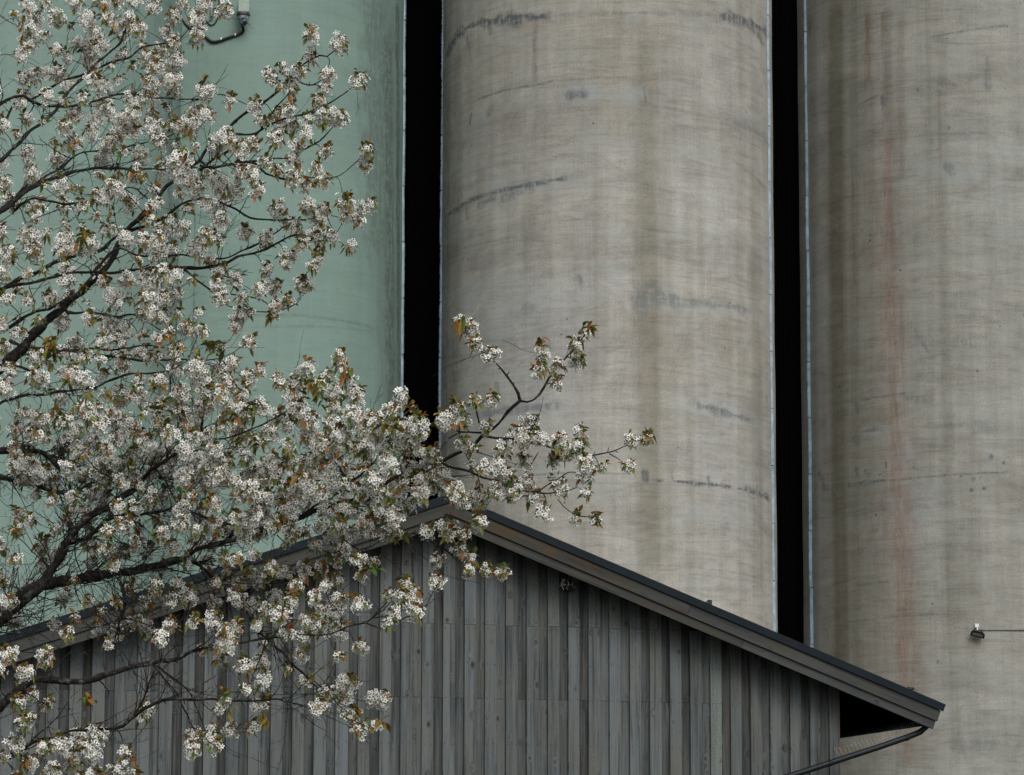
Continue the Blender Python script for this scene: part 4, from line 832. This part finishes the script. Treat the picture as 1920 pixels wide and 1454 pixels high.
# 3D positions of blossom clumps: near the limb that passes closest in the photo
def proj(P):
    P = np.asarray(P)-CAM; cp, sp = math.cos(PITCH), math.sin(PITCH)
    zc = P[..., 1]*cp+P[..., 2]*sp; yc = -P[..., 1]*sp+P[..., 2]*cp
    return CX+P[..., 0]/zc*F, CY-yc/zc*F
NP = np.array(nodeP); nx_, ny_ = proj(NP)
cl3 = []
for (x_, y_, rx, ry) in clumps:
    d2 = (nx_-x_)**2+(ny_-y_)**2; j = np.argsort(d2)[:25]; j = j[rng.integers(0, 25 if d2[j[-1]] < 60**2 else 3)]
    sp = 0.28 if (x_ < 760 and not (x_ > 420 and y_ < 640)) else 0.07
    Y = NP[j][1]-.05+float(np.clip(rng.normal(0, sp), -.55, .55)); cl3.append(at(x_, y_, Y))
cl3 = np.array(cl3); ncl = len(cl3)
# twigs: grow from the nearest existing wood, clump after clump
twig = MB(); T_dir = np.zeros((ncl, 3))
best = np.full(ncl, 1e9); bj = np.zeros(ncl, dtype=int)
def upd(i0):
    P = np.array(nodeP[i0:]); D = np.array(nodeD[i0:]); L = np.array(nodeL[i0:])
    for k0_ in range(0, len(P), 400):
        p_, d_, l_ = P[k0_:k0_+400], D[k0_:k0_+400], L[k0_:k0_+400]
        v_ = cl3[:, None, :]-p_[None]; dist = np.linalg.norm(v_, axis=2)+1e-6
        cos = (v_*d_[None]).sum(2)/dist
        cost = dist*(1+0.55*(1-cos)*0.5)+l_[None]*0.22+np.where(dist < .03, 0.0, 0.0)
        j = cost.argmin(1); c_ = cost[np.arange(ncl), j]; m_ = c_ < best
        best[m_] = c_[m_]; bj[m_] = (j+i0+k0_)[m_]
upd(0); left = set(range(ncl)); doneA = np.zeros(ncl, bool)
while not doneA.all():
    c_ = np.where(doneA, 1e9, best); i = int(c_.argmin()); j = bj[i]; doneA[i] = True
    p0, d0, r0_ = nodeP[j], nodeD[j], nodeR[j]; p3 = cl3[i]; v_ = p3-p0; L = np.linalg.norm(v_); dr = v_/(L+1e-9)
    if L < 0.03: T_dir[i] = d0*0.6+np.array([0.2, 0, 0.5]); continue
    s0 = d0*0.7+dr*0.6+rng.normal(0, .12, 3); s0 /= np.linalg.norm(s0); e0 = dr+np.array([0.12, 0, 0.22])+rng.normal(0, .15, 3); e0 /= np.linalg.norm(e0)
    p1 = p0+s0*L*.38; p2 = p3-e0*L*.33; n = max(4, int(L/0.022)); P = []
    for k in range(n+1):
        t_ = k/n; P.append((1-t_)**3*p0+3*(1-t_)**2*t_*p1+3*(1-t_)*t_*t_*p2+t_**3*p3)
    P = noisy(P, min(0.005, L*0.02), 11); ra = min(r0_*.75, .0022+.0045*L); rb = .0016
    Rr = [ra+(rb-ra)*(k/n)**.8+random.uniform(-.0003, .0003) for k in range(n+1)]
    twig.tube([q-TO for q in P], Rr, 5)
    for k in range(1, n):
        if random.random() < .28:
            d_ = rng.normal(size=3); d_ /= np.linalg.norm(d_); twig.tube([P[k]-TO, P[k]+d_*random.uniform(.006, .016)-TO], [Rr[k], .0012], 4)
    i0 = len(nodeP); add_nodes(P[1:], Rr[1:], nodeL[j]+L); T_dir[i] = e0; upd(i0)
# bare twigs
NPa = np.array(nodeP); nx_, ny_ = proj(NPa); NR = np.array(nodeR)
wgt = np.where((nx_ < 420) & (ny_ > 840) & (ny_ < 1200), 7.0, 1.0)*np.where((nx_ < 560) & (ny_ > 1180), 2.2, 1)*np.where((nx_ > 700) | ((nx_ > 430) & (ny_ < 640)), .22, 1)*np.where(nx_ < -40, 0, 1)
wgt *= np.where((nx_ > 800), .3, 1)*np.where(NR > .003, 1.5, .7); pr = wgt/wgt.sum()
for k in range(1500):
    j = int(rng.choice(len(NPa), p=pr)); d0 = nodeD[j]; s_ = rng.normal(size=3)*np.array([1, .8, 1])+np.array([.45, 0, .25]); s_ /= np.linalg.norm(s_)
    d_ = d0*.55+s_; d_ /= np.linalg.norm(d_); L = random.uniform(.05, .42)*(1.0 if ny_[j] > 800 else .7)
    if nx_[j] > 420 and ny_[j] < 640: L *= .45
    bend = rng.normal(0, .35, 3)+np.array([0, 0, .25]); n = max(4, int(L/.03)); P = [NPa[j]]
    for i in range(n):
        d_ = d_+bend*(1/n)+rng.normal(0, .10, 3); d_ /= np.linalg.norm(d_); P.append(P[-1]+d_*L/n)
    ra = min(NR[j]*.7, .0022+.0045*L); Rr = [ra+(.0011-ra)*(i/n) for i in range(n+1)]
    twig.tube([q-TO for q in P], Rr, 4)
    for i in range(1, n):
        if random.random() < .45:
            s2 = rng.normal(size=3); s2 /= np.linalg.norm(s2); s2 = s2+d_*.6; l2 = random.choice((.012, .02, .05, .09)); m1 = P[i]+s2*l2*.5+rng.normal(0, .004, 3)
            twig.tube([P[i]-TO, m1-TO, P[i]+s2*l2-TO], [Rr[i]*.8, Rr[i]*.6, .0009], 4)
tw = twig.build('twigs', M['bark'], tree, True); tw['kind'] = 'stuff'

# blossoms -----------------------------------------------------------------
def orient(Nn, spin):
    """rotation matrices whose z axis is Nn"""
    up = np.where(np.abs(Nn[:, 2:3]) < .9, np.array([[0, 0, 1.]]), np.array([[1., 0, 0]]))
    a = np.cross(up, Nn); a /= np.linalg.norm(a, axis=1, keepdims=True); b_ = np.cross(Nn, a)
    c, s = np.cos(spin)[:, None], np.sin(spin)[:, None]
    return np.stack([a*c+b_*s, -a*s+b_*c, Nn], axis=2)
fp, fn, fs_ = [], [], []; lp, ldir, lsz, lcol = [], [], [], []; bp_, bn_, bc_, bs_ = [], [], [], []
BRONZE = [(0.150, 0.078, 0.016), (0.130, 0.078, 0.013), (0.18, 0.105, 0.022), (0.11, 0.084, 0.015), (0.16, 0.060, 0.014)]
GREEN = [(0.060, 0.080, 0.014), (0.075, 0.085, 0.016), (0.040, 0.062, 0.011), (0.095, 0.080, 0.018)]
def leaf(p_, d_, L, col): lp.append(p_); ldir.append(d_/np.linalg.norm(d_)); lsz.append(L); lcol.append(tuple(c*random.uniform(.95, 1.55) for c in col))
for i, (x_, y_, rx, ry) in enumerate(clumps):
    c_ = cl3[i]; mp = c_[1]/F; a, bz = rx*mp*.90, ry*mp*.90; dp_ = (a+bz)/2
    K = max(1, int(round(rx*ry/30))); td0 = T_dir[i]/(np.linalg.norm(T_dir[i])+1e-9); sub = []
    for k in range(K):
        o_ = rng.normal(size=3); o_ /= np.linalg.norm(o_); q = rng.uniform(.35, 1.15)**.7 if K > 1 else .1
        sub.append(c_+o_*np.array([a, dp_, bz])*q*.72+td0*a*rng.uniform(-.35, .35)); 
    n = 0; mean_r = .5*(a+bz)
    for sc in sub:
        kf = int(rng.integers(8, 15)); r1 = min(mean_r*.75, rng.uniform(.018, .030)); d_ = rng.normal(size=(kf, 3))+np.array([0, -.35, -.25]); d_ /= np.linalg.norm(d_, axis=1, keepdims=True)
        nm = d_+rng.normal(0, .42, (kf, 3))+np.array([.08, -.30, .10]); nm /= np.linalg.norm(nm, axis=1, keepdims=True)
        fp.append(sc+d_*r1*rng.uniform(.5, 1.35, (kf, 1))*np.array([1, 1, rng.uniform(.8, 1.3)])); fn.append(nm); fs_.append(rng.uniform(.0098, .0136, kf)); n += kf
    # calyces, stalks and bud scales inside the clump
    m_ = int(n*.9)+4; dd = rng.normal(size=(m_, 3)); dd /= np.linalg.norm(dd, axis=1, keepdims=True); dd[:, 2] += rng.random(m_)*.5
    bp_.append(c_+dd*np.array([a, dp_, bz])*rng.uniform(.35, 1.12, (m_, 1))); bn_.append(dd+rng.normal(0, .5, (m_, 3)))
    for _ in range(m_):
        q = random.random(); bc_.append((.20, .085, .025) if q < .35 else (.28, .15, .055) if q < .58 else (.07, .068, .022) if q < .8 else (.03, .024, .014)); bs_.append(random.uniform(.004, .008))
    td = T_dir[i]/(np.linalg.norm(T_dir[i])+1e-9); r_ = (rx+ry)/2
    if random.random() < .93:
        tip = c_+np.array([td[0]*a*.5, td[1]*a*.3, bz*random.uniform(.45, .9)])
        for _ in range(random.randint(8, 14) if r_ > 10 else 5):
            dl = rng.normal(0, .8, 3)+np.array([td[0]*.6, -.2, .75]); leaf(tip+rng.normal(0, .009, 3), dl, random.uniform(.026, .047), random.choice(BRONZE if random.random() < .55 else GREEN))
    for _ in range(int(random.random()*r_/1.1)+2):
        dd1 = rng.normal(size=3); dd1 /= np.linalg.norm(dd1); dd1[1] = -abs(dd1[1]); pl = c_+dd1*np.array([a, dp_, bz])*.8
        leaf(pl, dd1*.6+np.array([0, -.3, -.45])+rng.normal(0, .4, 3), random.uniform(.024, .042), random.choice(GREEN if random.random() < .72 else BRONZE))
for x_, y_, k in [(95,640,14),(100,660,12),(85,655,8),(396,645,14),(405,660,10),(330,650,6),(598,730,14),(590,715,10),(605,745,10),(570,745,6),(300,770,12),(310,790,8),(115,780,10),(105,765,6),(155,755,7),(160,745,6),(130,715,5),(440,782,8),(480,760,7),(470,775,7),(740,800,12),(725,795,8),(1106,612,9),(862,598,6),(1016,640,5),(770,762,6),(570,790,5),(610,825,10),(600,840,6),(240,865,7),(355,930,6),(480,830,8),(560,890,7),(700,1070,5),(612,1040,9),(610,1050,8),(165,1310,8),(172,1320,5),(760,1000,6),(810,800,6),(780,770,4),(90,1010,8),(70,1015,6),(430,1325,4),(640,690,5),(655,690,4),(350,285,8),(300,300,6),(650,372,5),(125,345,5),(265,332,5),(155,440,8),(150,450,5),(690,915,7),(250,320,4),(500,1340,5),(385,150,7),(715,1350,5),(940,1068,4)]:
    d2 = ((cl3[:, 0]-at(x_, y_, 13)[0])**2+(cl3[:, 2]-at(x_, y_, 13)[2])**2); Y = cl3[int(d2.argmin())][1]-.10; c_ = at(x_, y_, Y)
    for _ in range(k):
        dl = rng.normal(0, .8, 3)+np.array([0, -.2, -.15]); leaf(c_+rng.normal(0, .012, 3), dl, random.uniform(.032, .058), random.choice(BRONZE if random.random() < .45 else GREEN))
fp, fn, fs_ = np.vstack(fp), np.vstack(fn), np.concatenate(fs_); nf = len(fp)
Rm = orient(fn, rng.uniform(0, 6.28, nf)); tmpl = []; cmul = []
for k in range(5):
    g_ = 2*math.pi*k/5
    for rr_, aa, zz, tint in ((.14, 0, 0, .80), (.66, -.50, .20, .97), (1.0, -.13, .34, 1.), (1.0, .13, .30, 1.), (.66, .50, .20, .97)):
        tmpl.append((rr_*math.cos(g_+aa), rr_*math.sin(g_+aa), zz)); cmul.append(tint)
tmpl = np.array(tmpl); cup = rng.uniform(.4, 1.6, (nf, 1, 1)); tv = np.repeat(tmpl[None], nf, 0); tv[:, :, 2:] *= cup; tv += rng.normal(0, .045, tv.shape)
V = np.einsum('nij,nkj->nki', Rm, tv)*fs_[:, None, None]+fp[:, None, :]-TO
colb = np.clip(rng.normal(.89, .03, (nf, 1, 1)), .76, .95)*np.array(cmul)[None, :, None]*np.array([.99, .995, .955])
col = np.concatenate([colb, np.ones((nf, 25, 1))], 2).reshape(-1, 4)
base = (np.arange(nf)*25)[:, None, None]+(np.arange(5)*5)[None, :, None]
pent = (base+np.arange(5)[None, None, :]).reshape(-1, 5)
o = np_mesh('blossom', V.reshape(-1, 3), pent, M['petal'], tree, False, col); o['kind'] = 'stuff'
# flower centres and calyces
def kites(P, N_, S, cols, name, mat, tm, faces, smooth=False, wide=1.0):
    N_ = N_/np.linalg.norm(N_, axis=1, keepdims=True); Rr = orient(N_, rng.uniform(0, 6.28, len(P))); tm = np.array(tm)
    V = np.einsum('nij,kj->nki', Rr, tm)*S[:, None, None]+P[:, None, :]-TO; k = len(tm)
    Fq = ((np.arange(len(P))*k)[:, None, None]+np.array(faces)[None]).reshape(-1, len(faces[0]))
    col = np.repeat(np.concatenate([np.array(cols), np.ones((len(P), 1))], 1)[:, None], k, 1).reshape(-1, 4)
    o = np_mesh(name, V.reshape(-1, 3), Fq, mat, tree, smooth, col); o['kind'] = 'stuff'; return o
ce = fp+fn*fs_[:, None]*.20
cc = np.array([random.choice([(.085, .090, .03), (.05, .045, .02), (.14, .12, .035)]) for _ in range(nf)])
kites(ce, fn, fs_*.34, cc, 'flower_centre', M['leaf'], [(math.cos(t)*1., math.sin(t)*1., 0) for t in [i*2*math.pi/5 for i in range(5)]], [(0, 1, 2, 3, 4)])
kites(np.vstack(bp_), np.vstack(bn_), np.array(bs_), np.array(bc_), 'calyx', M['leaf'], [(0, -1, 0), (.45, 0, .2), (0, 1.1, 0), (-.45, 0, .2)], [(0, 1, 2, 3)])
# leaves: folded, arching blades
L_ = np.array(lp); D_ = np.array(ldir); nl_ = len(L_); S_ = np.array(lsz)
side = np.cross(D_, rng.normal(0, .5, (nl_, 3))+np.array([0, 0, 1.])); side /= np.linalg.norm(side, axis=1, keepdims=True)+1e-9; upv = np.cross(side, D_)
prof = [(0, .03), (.2, .17), (.45, .25), (.72, .17), (1.0, .0)]; V = []; droop = rng.uniform(.1, .6, nl_)
for t_, w_ in prof:
    mid = L_+D_*(S_*t_)[:, None]-np.array([0, 0, 1])*(droop*S_*t_**2)[:, None]
    fold = upv*(S_*w_*.45)[:, None]
    V += [mid-side*(S_*w_)[:, None]+fold, mid, mid+side*(S_*w_)[:, None]+fold]
V = np.stack(V, 1)-TO; ff = []
for r_ in range(4):
    for s_ in range(2): ff.append((r_*3+s_, r_*3+s_+1, r_*3+s_+4, r_*3+s_+3))
Fq = ((np.arange(nl_)*15)[:, None, None]+np.array(ff)[None]).reshape(-1, 4)
lc = np.array(lcol); tipm = np.array([1., 1., 1., 1.05, .95, 1.05, 1.1, .9, 1.1, 1.15, .95, 1.15, 1.2, 1.2, 1.2]); col = lc[:, None, :]*tipm[None, :, None]
col = np.concatenate([col, np.ones((nl_, 15, 1))], 2).reshape(-1, 4)
o = np_mesh('leaves', V.reshape(-1, 3), Fq, M['leaf'], tree, True, col); o['kind'] = 'stuff'
print('clumps', ncl, 'flowers', nf, 'leaves', nl_, 'nodes', len(nodeP))
